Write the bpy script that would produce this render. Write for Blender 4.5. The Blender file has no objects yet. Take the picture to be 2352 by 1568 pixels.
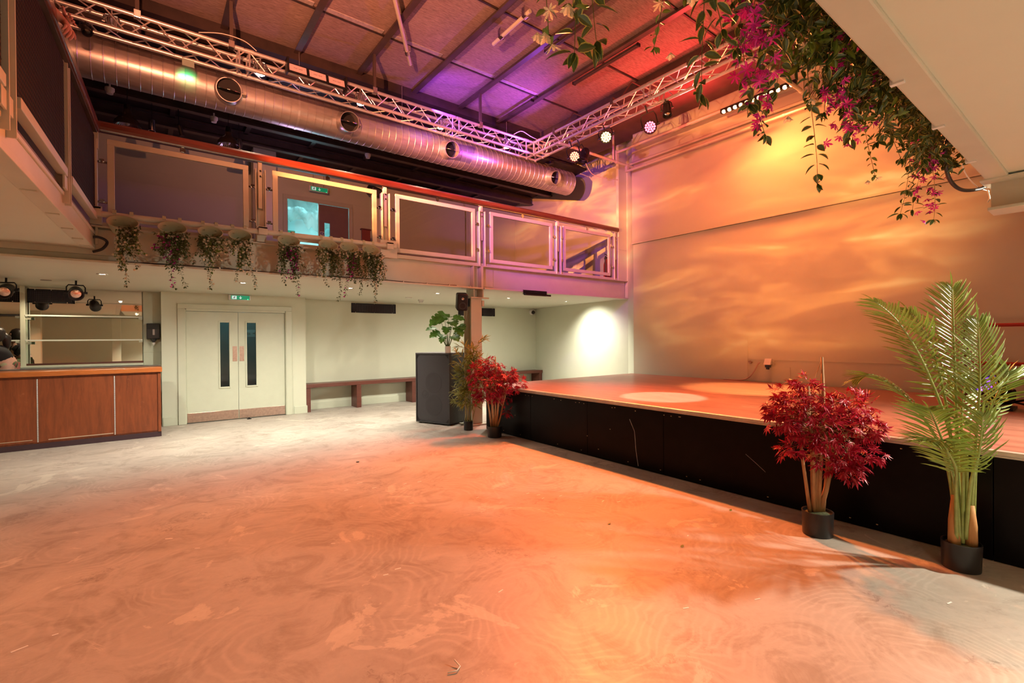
import bpy, math, random
from math import sin, cos, pi, radians, sqrt, atan2
from mathutils import Vector, Matrix

SC = bpy.context.scene
COL = SC.collection
V = Vector
rnd = random.Random(11)

# ------------------------------------------------------------------ helpers
class MB:
    """collects shapes in world coordinates, then links them as one mesh object"""
    def __init__(s):
        s.v = []; s.f = []; s.uv = {}
    def add(s, vs, fs, uvs=None):
        b = len(s.v)
        s.v += [tuple(p) for p in vs]
        for k, f in enumerate(fs):
            if uvs is not None:
                s.uv[len(s.f)] = [uvs[i] for i in f]
            s.f.append(tuple(b + i for i in f))
        return s
    def box(s, x0, x1, y0, y1, z0, z1):
        return s.add([(x0,y0,z0),(x1,y0,z0),(x1,y1,z0),(x0,y1,z0),(x0,y0,z1),(x1,y0,z1),(x1,y1,z1),(x0,y1,z1)],
                     [(0,3,2,1),(4,5,6,7),(0,1,5,4),(1,2,6,5),(2,3,7,6),(3,0,4,7)])
    def obox(s, c, sx, sy, sz, M=None):
        M = M or Matrix.Identity(3); c = V(c)
        P = []
        for z in (-1, 1):
            for x, y in ((-1,-1),(1,-1),(1,1),(-1,1)):
                P.append(c + M @ V((x*sx/2, y*sy/2, z*sz/2)))
        return s.add(P, [(0,3,2,1),(4,5,6,7),(0,1,5,4),(1,2,6,5),(2,3,7,6),(3,0,4,7)])
    def prism(s, poly, a, b, axis='z'):
        n = len(poly)
        def pt(p, t):
            return (p[0],p[1],t) if axis == 'z' else ((p[0],t,p[1]) if axis == 'y' else (t,p[0],p[1]))
        P = [pt(p, a) for p in poly] + [pt(p, b) for p in poly]
        F = [tuple(range(n))[::-1], tuple(range(n, 2*n))]
        F += [(i, (i+1) % n, n+(i+1) % n, n+i) for i in range(n)]
        return s.add(P, F)
    def tube(s, path, r, n=8, cap=True):
        path = [V(p) for p in path]
        rs = r if isinstance(r, (list, tuple)) else [r]*len(path)
        t0 = (path[1]-path[0]).normalized()
        up = V((0,0,1)) if abs(t0.z) < .9 else V((1,0,0))
        nx = t0.cross(up).normalized()
        P = []
        for i, p in enumerate(path):
            a = path[max(i-1,0)]; c = path[min(i+1,len(path)-1)]
            t = (c-a).normalized()
            nx = (nx - t*nx.dot(t)).normalized(); ny = t.cross(nx)
            for k in range(n):
                A = 2*pi*k/n
                P.append(p + (nx*cos(A)+ny*sin(A))*rs[i])
        F = []
        for i in range(len(path)-1):
            for k in range(n):
                F.append((i*n+k, i*n+(k+1)%n, (i+1)*n+(k+1)%n, (i+1)*n+k))
        if cap:
            F.append(tuple(range(n))[::-1]); F.append(tuple((len(path)-1)*n+k for k in range(n)))
        return s.add(P, F)
    def cyl(s, p, q, r0, r1=None, n=16, cap=True):
        return s.tube([p, q], [r0, r0 if r1 is None else r1], n, cap)
    def lathe(s, prof, c=(0,0,0), n=24, M=None, sx=1, sy=1):
        M = M or Matrix.Identity(3); c = V(c); P = []; F = []
        for r, z in prof:
            for k in range(n):
                A = 2*pi*k/n
                P.append(c + M @ V((r*cos(A)*sx, r*sin(A)*sy, z)))
        for i in range(len(prof)-1):
            for k in range(n):
                F.append((i*n+k, i*n+(k+1)%n, (i+1)*n+(k+1)%n, (i+1)*n+k))
        return s.add(P, F)
    def disc(s, c, r, nrm, n=20, sx=1):
        nrm = V(nrm).normalized(); M = nrm.to_track_quat('Z','Y').to_matrix(); c = V(c)
        return s.add([c + M @ V((r*cos(2*pi*k/n)*sx, r*sin(2*pi*k/n), 0)) for k in range(n)], [tuple(range(n))])
    def leaf(s, b, d, nrm, L, W, fold=.3, droop=.2, st=((.3,.85),(.65,.8))):
        b = V(b); d = V(d).normalized(); nrm = V(nrm)
        side = d.cross(nrm)
        if side.length < 1e-4: side = d.orthogonal()
        side.normalize(); up = side.cross(d).normalized()
        P = [b]; U = [(.5,0)]
        for t, w in st:
            c = b + d*(L*t) - up*(droop*L*t*t)
            h = W*.5*w
            P += [c - side*h + up*(fold*h), c, c + side*h + up*(fold*h)]
            U += [(0,t),(.5,t),(1,t)]
        P.append(b + d*L - up*(droop*L)); U.append((.5,1))
        k = len(st); F = [(0,2,1),(0,3,2)]
        for i in range(k-1):
            o = 1+3*i
            F += [(o,o+1,o+4,o+3),(o+1,o+2,o+5,o+4)]
        o = 1+3*(k-1); e = len(P)-1
        F += [(o,o+1,e),(o+1,o+2,e)]
        return s.add(P, F, U)
    def build(s, name, m, parent=None, smooth=False, bevel=0, seg=2):
        off = V((0,0,0)); p = parent
        while p is not None:
            off += V(p.location); p = p.parent
        me = bpy.data.meshes.new(name)
        me.from_pydata([tuple(V(p)-off) for p in s.v], [], s.f)
        if s.uv:
            uvl = me.uv_layers.new(name='UVMap')
            for fi, poly in enumerate(me.polygons):
                u = s.uv.get(fi)
                if u:
                    for k, li in enumerate(poly.loop_indices): uvl.data[li].uv = u[k]
        if smooth:
            for poly in me.polygons: poly.use_smooth = True
            if smooth == 'auto':
                try: me.set_sharp_from_angle(angle=radians(38))
                except Exception: pass
        me.validate(); me.update()
        if isinstance(m, (list, tuple)):
            for q in m: me.materials.append(q)
        elif m is not None: me.materials.append(m)
        o = bpy.data.objects.new(name, me); COL.objects.link(o)
        if parent is not None: o.parent = parent
        if bevel:
            bv = o.modifiers.new('bevel', 'BEVEL'); bv.width = bevel; bv.segments = seg; bv.limit_method = 'ANGLE'
            bv.angle_limit = radians(40)
        return o

def tag(o, label=None, cat=None, group=None, kind=None):
    if label: o['label'] = label
    if cat: o['category'] = cat
    if group: o['group'] = group
    if kind: o['kind'] = kind
    return o

def thing(name, label, cat, loc, group=None):
    o = bpy.data.objects.new(name, None); COL.objects.link(o)
    o.location = loc; o.empty_display_size = .1
    return tag(o, label, cat, group)

def structure(name, mb, m, **k):
    return tag(mb.build(name, m, **k), kind='structure')

def copy_tree(o, loc=None, parent=None, label=None, group=None):
    c = o.copy(); COL.objects.link(c); c.parent = parent
    if loc is not None: c.location = loc
    if label: c['label'] = label
    if group: c['group'] = group
    for ch in list(o.children): copy_tree(ch, None, c)
    return c

def text(name, body, size, loc, M, m, parent, depth=.002):
    cu = bpy.data.curves.new(name, 'FONT'); cu.body = body; cu.size = size; cu.extrude = depth
    cu.align_x = 'CENTER'; cu.align_y = 'CENTER'
    o = bpy.data.objects.new(name, cu); COL.objects.link(o)
    off = V((0,0,0)); p = parent
    while p is not None: off += V(p.location); p = p.parent
    o.parent = parent
    o.matrix_local = Matrix.Translation(V(loc)-off) @ M.to_4x4()
    cu.materials.append(m)
    bpy.context.view_layer.update()
    me = bpy.data.meshes.new_from_object(o.evaluated_get(bpy.context.evaluated_depsgraph_get()))
    q = bpy.data.objects.new(name, me); COL.objects.link(q); q.parent = parent; q.matrix_local = o.matrix_local.copy()
    bpy.data.objects.remove(o)
    return q

def curve(pts, n=6):
    P = [V(p) for p in pts]; Q = []
    for i in range(len(P)-1):
        a, b, c, d = P[max(i-1,0)], P[i], P[i+1], P[min(i+2,len(P)-1)]
        for k in range(n):
            u = k/n
            Q.append(.5*((2*b)+(c-a)*u+(2*a-5*b+4*c-d)*u*u+(3*b-a-3*c+d)*u**3))
    return Q+[P[-1]]
def rotz(a): return Matrix.Rotation(a, 3, 'Z')
def rotx(a): return Matrix.Rotation(a, 3, 'X')
def roty(a): return Matrix.Rotation(a, 3, 'Y')
def aim(d, up='Y'):  # local Z -> d
    return V(d).normalized().to_track_quat('Z', up).to_matrix()

# ------------------------------------------------------------------ materials
MATS = {}
class NT:
    def __init__(s, name):
        s.m = bpy.data.materials.new(name); s.m.use_nodes = True
        s.t = s.m.node_tree; s.n = s.t.nodes; s.l = s.t.links
        s.b = s.n['Principled BSDF']; s.out = s.n['Material Output']
    def node(s, typ, **k):
        n = s.n.new(typ)
        for a, v in k.items():
            if a.startswith('i_'): n.inputs[a[2:].replace('_', ' ')].default_value = v
            else: setattr(n, a, v)
        return n
    def link(s, a, b): s.l.new(a, b)
    def coord(s, scale=(1,1,1), kind='Object', rot=(0,0,0)):
        tc = s.node('ShaderNodeTexCoord'); mp = s.node('ShaderNodeMapping')
        mp.inputs['Scale'].default_value = scale; mp.inputs['Rotation'].default_value = rot
        s.link(tc.outputs[kind], mp.inputs['Vector'])
        return mp.outputs['Vector']
    def noise(s, vec, scale, detail=4, rough=.6, dist=0):
        n = s.node('ShaderNodeTexNoise'); n.inputs['Scale'].default_value = scale
        n.inputs['Detail'].default_value = detail; n.inputs['Roughness'].default_value = rough
        n.inputs['Distortion'].default_value = dist
        s.link(vec, n.inputs['Vector']); return n.outputs['Fac']
    def ramp(s, fac, stops):
        r = s.node('ShaderNodeValToRGB'); e = r.color_ramp.elements
        while len(e) < len(stops): e.new(.5)
        for k, (p, c) in enumerate(stops):
            e[k].position = p; e[k].color = (*c, 1) if len(c) == 3 else c
        s.link(fac, r.inputs['Fac']); return r.outputs['Color']
    def mix(s, fac, a, b, mode='MIX'):
        n = s.node('ShaderNodeMix', data_type='RGBA', blend_type=mode)
        for sock, val in (('Factor', fac), ('A', a), ('B', b)):
            i = [q for q in n.inputs if q.name == sock and q.type == ('VALUE' if sock == 'Factor' else 'RGBA')][0]
            if hasattr(val, 'is_linked'): s.link(val, i)
            elif sock == 'Factor': i.default_value = val
            else: i.default_value = (*val, 1)
        return [q for q in n.outputs if q.type == 'RGBA'][0]
    def bump(s, h, strength=.2, dist=.01):
        b = s.node('ShaderNodeBump'); b.inputs['Strength'].default_value = strength
        b.inputs['Distance'].default_value = dist
        s.link(h, b.inputs['Height']); s.link(b.outputs['Normal'], s.b.inputs['Normal'])
    def set(s, **k):
        for a, v in k.items():
            i = s.b.inputs[a.replace('_', ' ')]
            if hasattr(v, 'is_linked'): s.link(v, i)
            elif isinstance(v, tuple) and len(v) == 3: i.default_value = (*v, 1)
            else: i.default_value = v
        return s

def mat(name, col, rough=.5, metal=0, var=.08, vscale=6, bump=0, bscale=60, spec=.5, coat=0):
    if name in MATS: return MATS[name]
    t = NT(name); vec = t.coord()
    if var:
        f = t.noise(vec, vscale, 5)
        lo = tuple(c*(1-var) for c in col); hi = tuple(min(1, c*(1+var)) for c in col)
        t.set(Base_Color=t.ramp(f, [(.3, lo), (.7, hi)]))
    else: t.set(Base_Color=col)
    t.set(Roughness=rough, Metallic=metal); t.b.inputs['Specular IOR Level'].default_value = spec
    if coat: t.b.inputs['Coat Weight'].default_value = coat; t.b.inputs['Coat Roughness'].default_value = .15
    if bump: t.bump(t.noise(vec, bscale, 3), bump, .005)
    MATS[name] = t.m; return t.m

def emit(name, col, strength):
    t = NT(name); t.set(Base_Color=(0,0,0), Roughness=.5)
    t.b.inputs['Emission Color'].default_value = (*col, 1); t.b.inputs['Emission Strength'].default_value = strength
    return t.m

def glass_mat(name, tint=(.9,.93,.92), refl=1.0, rough=.0):
    t = NT(name)
    tr = t.node('ShaderNodeBsdfTransparent'); tr.inputs[0].default_value = (*tint, 1)
    gl = t.node('ShaderNodeBsdfGlossy'); gl.inputs['Roughness'].default_value = rough
    fr = t.node('ShaderNodeFresnel'); fr.inputs['IOR'].default_value = 1.5
    mu = t.node('ShaderNodeMath', operation='MULTIPLY'); mu.inputs[1].default_value = refl
    mx = t.node('ShaderNodeMixShader')
    ge = t.node('ShaderNodeNewGeometry'); inv = t.node('ShaderNodeMath', operation='SUBTRACT'); inv.inputs[0].default_value = refl
    ib = t.node('ShaderNodeMath', operation='MULTIPLY'); ib.inputs[1].default_value = refl
    t.link(ge.outputs['Backfacing'], ib.inputs[0]); t.link(ib.outputs[0], inv.inputs[1]); t.link(inv.outputs[0], mu.inputs[1])
    t.link(fr.outputs[0], mu.inputs[0]); t.link(mu.outputs[0], mx.inputs[0])
    t.link(tr.outputs[0], mx.inputs[1]); t.link(gl.outputs[0], mx.inputs[2])
    t.link(mx.outputs[0], t.out.inputs['Surface'])
    return t.m

SAGE = (.575,.60,.475)
M_wall = mat('sage_paint', SAGE, .6, var=.03, vscale=1.5, bump=.06, bscale=90)
M_sagetrim = mat('sage_gloss_paint', (.53,.56,.44), .35, var=.03, bump=.04, bscale=40)
M_steel = mat('cream_painted_steel', (.56,.55,.45), .38, var=.05, vscale=3, bump=.05, bscale=50)
M_soffit = mat('soffit_paint', (.63,.635,.52), .5, var=.025, vscale=1.2)
M_black = mat('black_paint', (.010,.009,.010), .45, var=.2, vscale=12, spec=.3)
M_blackp = mat('black_plastic', (.02,.02,.021), .35, var=.15)
M_pot = mat('black_pot', (.013,.012,.013), .4, var=.1)
M_white = mat('white_plastic', (.75,.74,.7), .35, var=.03)
M_alu = mat('truss_aluminium', (.78,.76,.74), .33, .75, var=.06, vscale=8)
M_chrome = mat('polished_chrome', (.8,.8,.8), .12, 1, var=.03)
M_dark = mat('dark_roof_timber', (.032,.02,.017), .6, var=.4, vscale=4)
M_roofsteel = mat('dark_roof_steel', (.06,.042,.036), .45, var=.3, vscale=4)
M_brass = mat('brushed_brass', (.5,.36,.3), .3, 1, var=.15, vscale=25)
M_red = mat('red_rail_paint', (.35,.03,.025), .35)
M_skin = mat('skin', (.55,.3,.22), .5, var=.08, vscale=20)
M_hair = mat('dark_hair', (.02,.012,.01), .4, var=.3, vscale=40)
M_rope = mat('black_cable', (.015,.015,.016), .45)
M_wcable = mat('white_cable', (.7,.68,.62), .4)

def m_floor():
    t = NT('worn_concrete'); v = t.coord()
    big = t.noise(v, .55, 6, .62, .8)
    mid = t.noise(v, 2.3, 8, .68, 1.6)
    fine = t.noise(v, 28, 6, .7)
    base = t.ramp(big, [(.28, (.34,.295,.255)), (.5, (.43,.38,.33)), (.72, (.51,.455,.39))])
    sw = t.ramp(mid, [(.36, (.62,.56,.50)), (.5, (1,1,1)), (.68, (1.12,1.1,1.06))])
    base = t.mix(.55, base, sw, 'MULTIPLY')
    # trowel swirls
    vo = t.node('ShaderNodeTexVoronoi'); vo.inputs['Scale'].default_value = 1.15; vo.inputs['Randomness'].default_value = 1
    dn = t.node('ShaderNodeTexNoise'); dn.inputs['Scale'].default_value = 2.5
    t.link(v, dn.inputs['Vector'])
    vm = t.node('ShaderNodeVectorMath', operation='MULTIPLY_ADD')
    t.link(dn.outputs['Color'], vm.inputs[0]); vm.inputs[1].default_value = (.28,.28,0); t.link(v, vm.inputs[2])
    t.link(vm.outputs[0], vo.inputs['Vector'])
    wv = t.node('ShaderNodeMath', operation='MULTIPLY'); t.link(vo.outputs['Distance'], wv.inputs[0]); wv.inputs[1].default_value = 120
    sn = t.node('ShaderNodeMath', operation='SINE'); t.link(wv.outputs[0], sn.inputs[0])
    ring = t.ramp(sn.outputs[0], [(.0, (.9,.88,.86)), (.75, (1,1,1)), (1, (1.06,1.05,1.04))])
    gate = t.ramp(t.noise(v, 1.1, 3), [(.44, (0,0,0)), (.58, (1,1,1))])
    rg = t.mix(gate, (1,1,1), ring)
    base = t.mix(.8, base, rg, 'MULTIPLY')
    # worn dark flakes: blotchy islands broken into flecks
    g1 = t.ramp(t.noise(v, 1.7, 5, .6, .6), [(.585, (0,0,0)), (.66, (1,1,1))])
    g2 = t.ramp(t.noise(v, 21, 6, .75, 1.0), [(.49, (0,0,0)), (.57, (1,1,1))])
    gm = t.mix(1.0, g1, g2, 'MULTIPLY')
    base = t.mix(t.mix(1.0, gm, (.62,.62,.62), 'MULTIPLY'), base, (.2,.15,.12))
    # pale filler patches with ragged edges
    p1 = t.ramp(t.noise(v, 1.35, 7, .66, 1.2), [(.60, (0,0,0)), (.625, (1,1,1))])
    base = t.mix(t.mix(1.0, p1, (.45,.45,.45), 'MULTIPLY'), base, (.68,.62,.52))
    fl = t.ramp(fine, [(.25, (.86,.85,.84)), (.6, (1,1,1))])
    base = t.mix(.6, base, fl, 'MULTIPLY')
    t.set(Base_Color=base)
    t.set(Roughness=t.ramp(mid, [(.3, (.5,.5,.5)), (.7, (.36,.36,.36))]))
    t.b.inputs['Specular IOR Level'].default_value = .4
    t.bump(mid, .12, .01)
    return t.m
M_floor = m_floor()

def m_ceiling():
    t = NT('wood_wool_panel'); v = t.coord()
    a = t.noise(t.coord((1,6,1)), 9, 6, .75)
    b = t.noise(v, 1.0, 4)
    c1 = t.ramp(a, [(.3, (.15,.113,.10)), (.55, (.34,.26,.235)), (.8, (.47,.365,.32))])
    c2 = t.ramp(b, [(.3, (.72,.68,.66)), (.7, (1.1,1.08,1.05))])
    c = t.mix(.8, c1, c2, 'MULTIPLY')
    t.set(Base_Color=c, Roughness=.85)
    t.bump(t.noise(v, 140, 3), .35, .01)
    return t.m
M_ceil = m_ceiling()

def wood(name, dark, light, rough=.3, axis=(14,1.2,14), coat=0, wear=None):
    t = NT(name); v = t.coord(axis)
    a = t.noise(v, 1.6, 8, .7, .6); b = t.noise(t.coord(), 1.4, 4)
    c = t.ramp(a, [(.25, dark), (.6, light), (.85, tuple(min(1, q*1.15) for q in light))])
    c = t.mix(.5, c, t.ramp(b, [(.3, (.7,.68,.66)), (.7, (1.15,1.1,1.05))]), 'MULTIPLY')
    if wear:
        w = t.ramp(t.noise(t.coord(), 5, 7, .7, 1), [(.62, (0,0,0)), (.7, (1,1,1))])
        c = t.mix(t.mix(1.0, w, (.5,.5,.5), 'MULTIPLY'), c, wear)
    t.set(Base_Color=c, Roughness=rough)
    if coat: t.b.inputs['Coat Weight'].default_value = coat
    return t.m
M_barwood = wood('bar_front_veneer', (.12,.026,.008), (.235,.058,.017), .42, (12,12,1.3), wear=(.34,.12,.05))
M_bartop = wood('bar_top_hardwood', (.30,.075,.016), (.52,.155,.035), .3, (1.2,12,12), coat=.3)
M_bench = wood('bench_wood', (.07,.02,.014), (.14,.042,.028), .4, (1.2,12,12))
M_handrail = wood('mahogany_rail', (.06,.012,.008), (.17,.036,.022), .28, (1.1,14,14), coat=.35)
M_stage = wood('stage_boards', (.19,.072,.05), (.36,.165,.115), .33, (6,.9,6), wear=(.5,.32,.24))

def m_rattan():
    t = NT('woven_rattan'); 
    wx = t.node('ShaderNodeTexWave', wave_type='BANDS', bands_direction='Y'); wz = t.node('ShaderNodeTexWave', wave_type='BANDS', bands_direction='Z')
    vec = t.coord()
    for w in (wx, wz):
        w.inputs['Scale'].default_value = 9.5; t.link(vec, w.inputs['Vector'])
    mul = t.node('ShaderNodeMath', operation='MULTIPLY'); t.link(wx.outputs['Fac'], mul.inputs[0]); t.link(wz.outputs['Fac'], mul.inputs[1])
    t.set(Base_Color=t.ramp(mul.outputs[0], [(.02, (.004,.002,.0015)), (.3, (.026,.011,.007)), (.8, (.065,.03,.018))]), Roughness=.75)
    t.b.inputs['Specular IOR Level'].default_value = .15
    t.bump(mul.outputs[0], .8, .012)
    return t.m
M_rattan = m_rattan()

def m_leaf(name, mid, edge=None, rough=.38, trans=.18):
    t = NT(name)
    uv = t.node('ShaderNodeTexCoord'); sep = t.node('ShaderNodeSeparateXYZ'); t.link(uv.outputs['UV'], sep.inputs[0])
    a = t.node('ShaderNodeMath', operation='SUBTRACT'); t.link(sep.outputs['X'], a.inputs[0]); a.inputs[1].default_value = .5
    b = t.node('ShaderNodeMath', operation='ABSOLUTE'); t.link(a.outputs[0], b.inputs[0])
    dk = tuple(c*.72 for c in mid); lt = tuple(min(1, c*1.25) for c in mid)
    if edge: c = t.ramp(b.outputs[0], [(0, lt), (.06, mid), (.36, dk), (.43, edge)])
    else: c = t.ramp(b.outputs[0], [(0, lt), (.08, mid), (.5, dk)])
    n = t.noise(t.coord((1,1,1), 'Object'), 9, 2)
    c = t.mix(.6, c, t.ramp(n, [(.3, (.68,.7,.7)), (.7, (1.3,1.25,1.15))]), 'MULTIPLY')
    t.set(Base_Color=c, Roughness=rough)
    tl = t.node('ShaderNodeBsdfTranslucent'); t.link(c, tl.inputs['Color'])
    mx = t.node('ShaderNodeMixShader'); mx.inputs[0].default_value = trans
    t.link(t.b.outputs[0], mx.inputs[1]); t.link(tl.outputs[0], mx.inputs[2]); t.link(mx.outputs[0], t.out.inputs['Surface'])
    return t.m
M_ivy = m_leaf('variegated_vine_leaf', (.045,.09,.02), (.36,.36,.07))
M_vine = m_leaf('dark_vine_leaf', (.05,.085,.022), (.13,.17,.04))
M_limevine = m_leaf('fresh_vine_leaf', (.13,.21,.03))
M_palm = m_leaf('palm_leaf', (.20,.29,.05), rough=.34)
M_bamboo = m_leaf('bamboo_leaf', (.34,.36,.085), rough=.38)
M_maple = m_leaf('red_maple_leaf', (.40,.008,.032), rough=.4)
M_monstera = m_leaf('monstera_leaf', (.13,.36,.06), rough=.5)
M_pink = m_leaf('magenta_petal', (.56,.022,.36), rough=.5, trans=.3)
M_cream = m_leaf('cream_petal', (.86,.8,.64), rough=.5, trans=.45)
M_stem = mat('green_stem', (.10,.14,.03), .5, var=.2)
M_cane = mat('palm_cane', (.26,.32,.09), .4, var=.2, vscale=20)
M_bark = wood('maple_bark', (.22,.10,.04), (.48,.26,.12), .7, (10,10,2))
M_husk = wood('palm_husk', (.36,.16,.05), (.58,.30,.11), .7, (20,20,2))
M_soil = mat('moss_and_soil', (.05,.055,.02), .9, var=.7, vscale=40, bump=.5, bscale=60)
M_glass = glass_mat('balustrade_glass', (.86,.88,.86), 1.3)
M_doorglass = glass_mat('wired_door_glass', (.45,.6,.6), 1.0, .03)
# ------------------------------------------------------------------ camera
def make_camera():
    yaw, pitch, roll = radians(37.4734), radians(-.39758), radians(-.40119)
    fwd = V((sin(yaw)*cos(pitch), cos(yaw)*cos(pitch), sin(pitch)))
    right = V((cos(yaw), -sin(yaw), 0)); up = right.cross(fwd)
    r2 = right*cos(roll) + up*sin(roll); u2 = -right*sin(roll) + up*cos(roll)
    M = Matrix((r2, u2, -fwd)).transposed().to_4x4()
    M.translation = V((0, 0, 1.5))
    cd = bpy.data.cameras.new('camera'); cd.sensor_width = 36; cd.lens = 1091.58/2352*36
    cd.clip_start = .05; cd.clip_end = 100
    co = bpy.data.objects.new('camera', cd); COL.objects.link(co); co.matrix_world = M
    SC.camera = co
make_camera()

CZ = 6.0          # roof height
DZ = 2.75         # gallery deck height
# ------------------------------------------------------------------ the shell
structure('floor', MB().box(-4.7, 9.6, -3.4, 12.3, -.12, 0), M_floor)

def wall_right():
    pts = [(8.22,-3.4), (8.22,6.46), (8.46,6.80), (9.1,10.72), (9.3,12.1)]
    m = MB()
    poly = pts + [(9.7,12.1), (9.7,-3.4)]
    m.prism(poly, 0, CZ)
    structure('wall_right', m, M_wall)
wall_right()
# the upper half of the stage wall stands 3 cm proud of the lower half
structure('trim_1', MB().box(8.185, 8.22, -3.4, 6.46, 3.47, CZ).box(8.17, 8.22, -3.4, 6.47, 3.47, 3.50), M_wall, bevel=.004)
structure('wall_left', MB().box(-4.8, -4.7, -3.4, 12.1, 0, CZ), M_wall)
structure('wall_front', MB().box(-4.7, 9.6, -3.5, -3.4, 0, CZ), M_wall)
structure('wall_back', MB().box(2.57, 9.12, 10.72, 10.82, 0, 2.37), M_wall)
def wall_door():
    m = MB()
    m.box(.19, .47, 10.3, 10.62, 0, 2.37).box(2.25, 2.57, 10.3, 10.82, 0, 2.37).box(.47, 2.25, 10.3, 10.62, 2.10, 2.37)
    structure('wall_doors', m, M_wall)
wall_door()
structure('wall_back_left', MB().box(-4.7, .19, 10.62, 10.72, 0, 2.37), M_wall)
structure('trim_2', MB().box(-.06, .19, 10.56, 10.62, 0, 2.37).box(-.062, .19, 10.553, 10.56, 1.30, 1.315), M_sagetrim, bevel=.003)
structure('baseboard_back', MB().box(2.57, 9.12, 10.702, 10.72, 0, .15), M_sagetrim, bevel=.004)
structure('baseboard_doors', MB().box(.20, .40, 10.284, 10.3, 0, .15).box(2.34, 2.575, 10.284, 10.3, 0, .15).box(2.57, 2.588, 10.284, 10.72, 0, .15), M_sagetrim, bevel=.004)
structure('ceiling', MB().box(-4.7, 9.7, -3.4, 12.3, CZ, CZ+.12), M_ceil)

def upper_back():
    m = MB(); Y = 11.9
    m.box(-4.7, 2.58, Y, Y+.12, DZ, CZ).box(4.02, 9.3, Y, Y+.12, DZ, CZ).box(2.58, 4.02, Y, Y+.12, 4.80, CZ)
    structure('wall_upper', m, M_wall)
    # boxed pier and the rounded bulkhead beside the doors
    m = MB()
    arc = [(4.6,5.55)] + [(6.95+.35*sin(a), 5.2+.35*cos(a)) for a in [k*pi/16 for k in range(0,9)]] + [(7.3,DZ),(4.6,DZ)]
    m.prism(arc, 11.72, 11.9, 'y')
    structure('trim_3', m, M_wall)
    structure('trim_4', MB().box(1.85, 2.3, 11.55, 11.9, DZ, 5.7), M_wall, bevel=.004)
upper_back()
# corridor behind the upper doors, washed in turquoise
M_corr = mat('corridor_paint', (.5,.6,.58), .6, var=.03)
def corridor():
    m = MB()
    m.box(1.7, 5.4, 13.9, 14.0, DZ, 5.6).box(1.6, 1.7, 12.02, 14.0, DZ, 5.6).box(5.4, 5.5, 12.02, 14.0, DZ, 5.6).box(1.6, 5.5, 12.02, 14.0, 5.6, 5.7)
    structure('wall_back_corridor', m, M_corr)
    structure('trim_5', MB().box(1.6, 5.5, 12.0, 14.0, DZ-.05, DZ), M_soffit)
    # crumpled white cloth hung under the corridor ceiling
    r = random.Random(5); P = []; F = []; NX, NY = 46, 22
    for j in range(NY+1):
        for i in range(NX+1):
            x = 1.75 + 3.6*i/NX; y = 12.3 + 1.5*j/NY
            z = 5.05 + .10*sin(x*5.1+y*3) + .07*sin(x*17-y*9) + .05*sin(x*29+y*23) - .5*(j/NY)**1.4 + r.uniform(-.015,.015) + .16*abs(sin(x*1.7))
            P.append((x,y,z))
    for j in range(NY):
        for i in range(NX):
            a = j*(NX+1)+i; F.append((a,a+1,a+NX+2,a+NX+1))
    o = MB().add(P,F).build('ceiling_drape', mat('white_cloth', (.72,.72,.7), .8, var=.05), smooth=True)
    tag(o, 'crumpled white cloth hung below the corridor ceiling behind the upper doors', 'cloth')
corridor()

# ------------------------------------------------------------------ roof battens, dark beams
def roof():
    xs = [-2.0 - .97*0, -1.03, -.06, .91, 1.88, 2.85, 3.86, 4.83, 5.83]
    for k, x in enumerate(xs):
        m = MB()
        y0, y1 = -3.3, 7.9
        m.box(x-.022, x+.022, y0, y1, CZ-.055, CZ).box(x-.045, x+.045, y0, y1, CZ-.062, CZ-.05)
        structure('trim_%d' % (10+k), m, M_roofsteel)
    m = MB()
    for k in range(8):
        y = 6.74 - 1.47*k
        m.box(-4.6, 6.85, y-.014, y+.014, CZ-.02, CZ)
    structure('trim_20', m, M_dark)
    # pale strips where the boards have slipped off their joints
    m = MB()
    for k in range(6):
        x = xs[3+k-1]; m.box(x+.06, x+.90, 6.64, 6.72, CZ-.012, CZ)
    structure('trim_21', m, mat('grey_joint_board', (.36,.32,.33), .8, var=.2, vscale=20))
    structure('trim_22', MB().box(-4.6, 6.87, 7.9, 8.25, CZ-.16, CZ), M_dark)
    structure('trim_23', MB().box(6.87, 7.05, -3.3, 8.2, CZ-.14, CZ).box(6.83, 7.12, -3.3, 8.2, CZ-.155, CZ-.14), M_roofsteel)
    # stage-side roof is darker board, one step lower
    structure('trim_24', MB().box(7.12, 8.185, -3.3, 8.2, CZ-.30, CZ-.14), mat('stage_roof_board', (.12,.07,.06), .75, var=.25, vscale=3))
    structure('trim_25', MB().box(8.02, 8.185, -3.3, 6.3, 5.42, CZ-.30), M_wall)
    # purlins over the back gallery
    for k, (y, z) in enumerate(((8.95,5.42), (9.85,5.42), (10.8,5.42))):
        m = MB(); m.box(-4.6, 9.0, y-.06, y+.06, z, z+.035).box(-4.6, 9.0, y-.012, y+.012, z+.03, z+.2).box(-4.6, 9.0, y-.06, y+.06, z+.19, z+.22)
        structure('trim_%d' % (26+k), m, M_roofsteel)
    m = MB().box(-4.6, 9.2, 8.25, 11.9, CZ-.34, CZ-.30)
    structure('trim_29', m, M_dark)
    for k in range(9):
        x = -2 + 1.2*k
        structure('trim_%d' % (30+k), MB().box(x-.04, x+.04, 8.3, 11.9, CZ-.39, CZ-.34), M_roofsteel)
roof()

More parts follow.
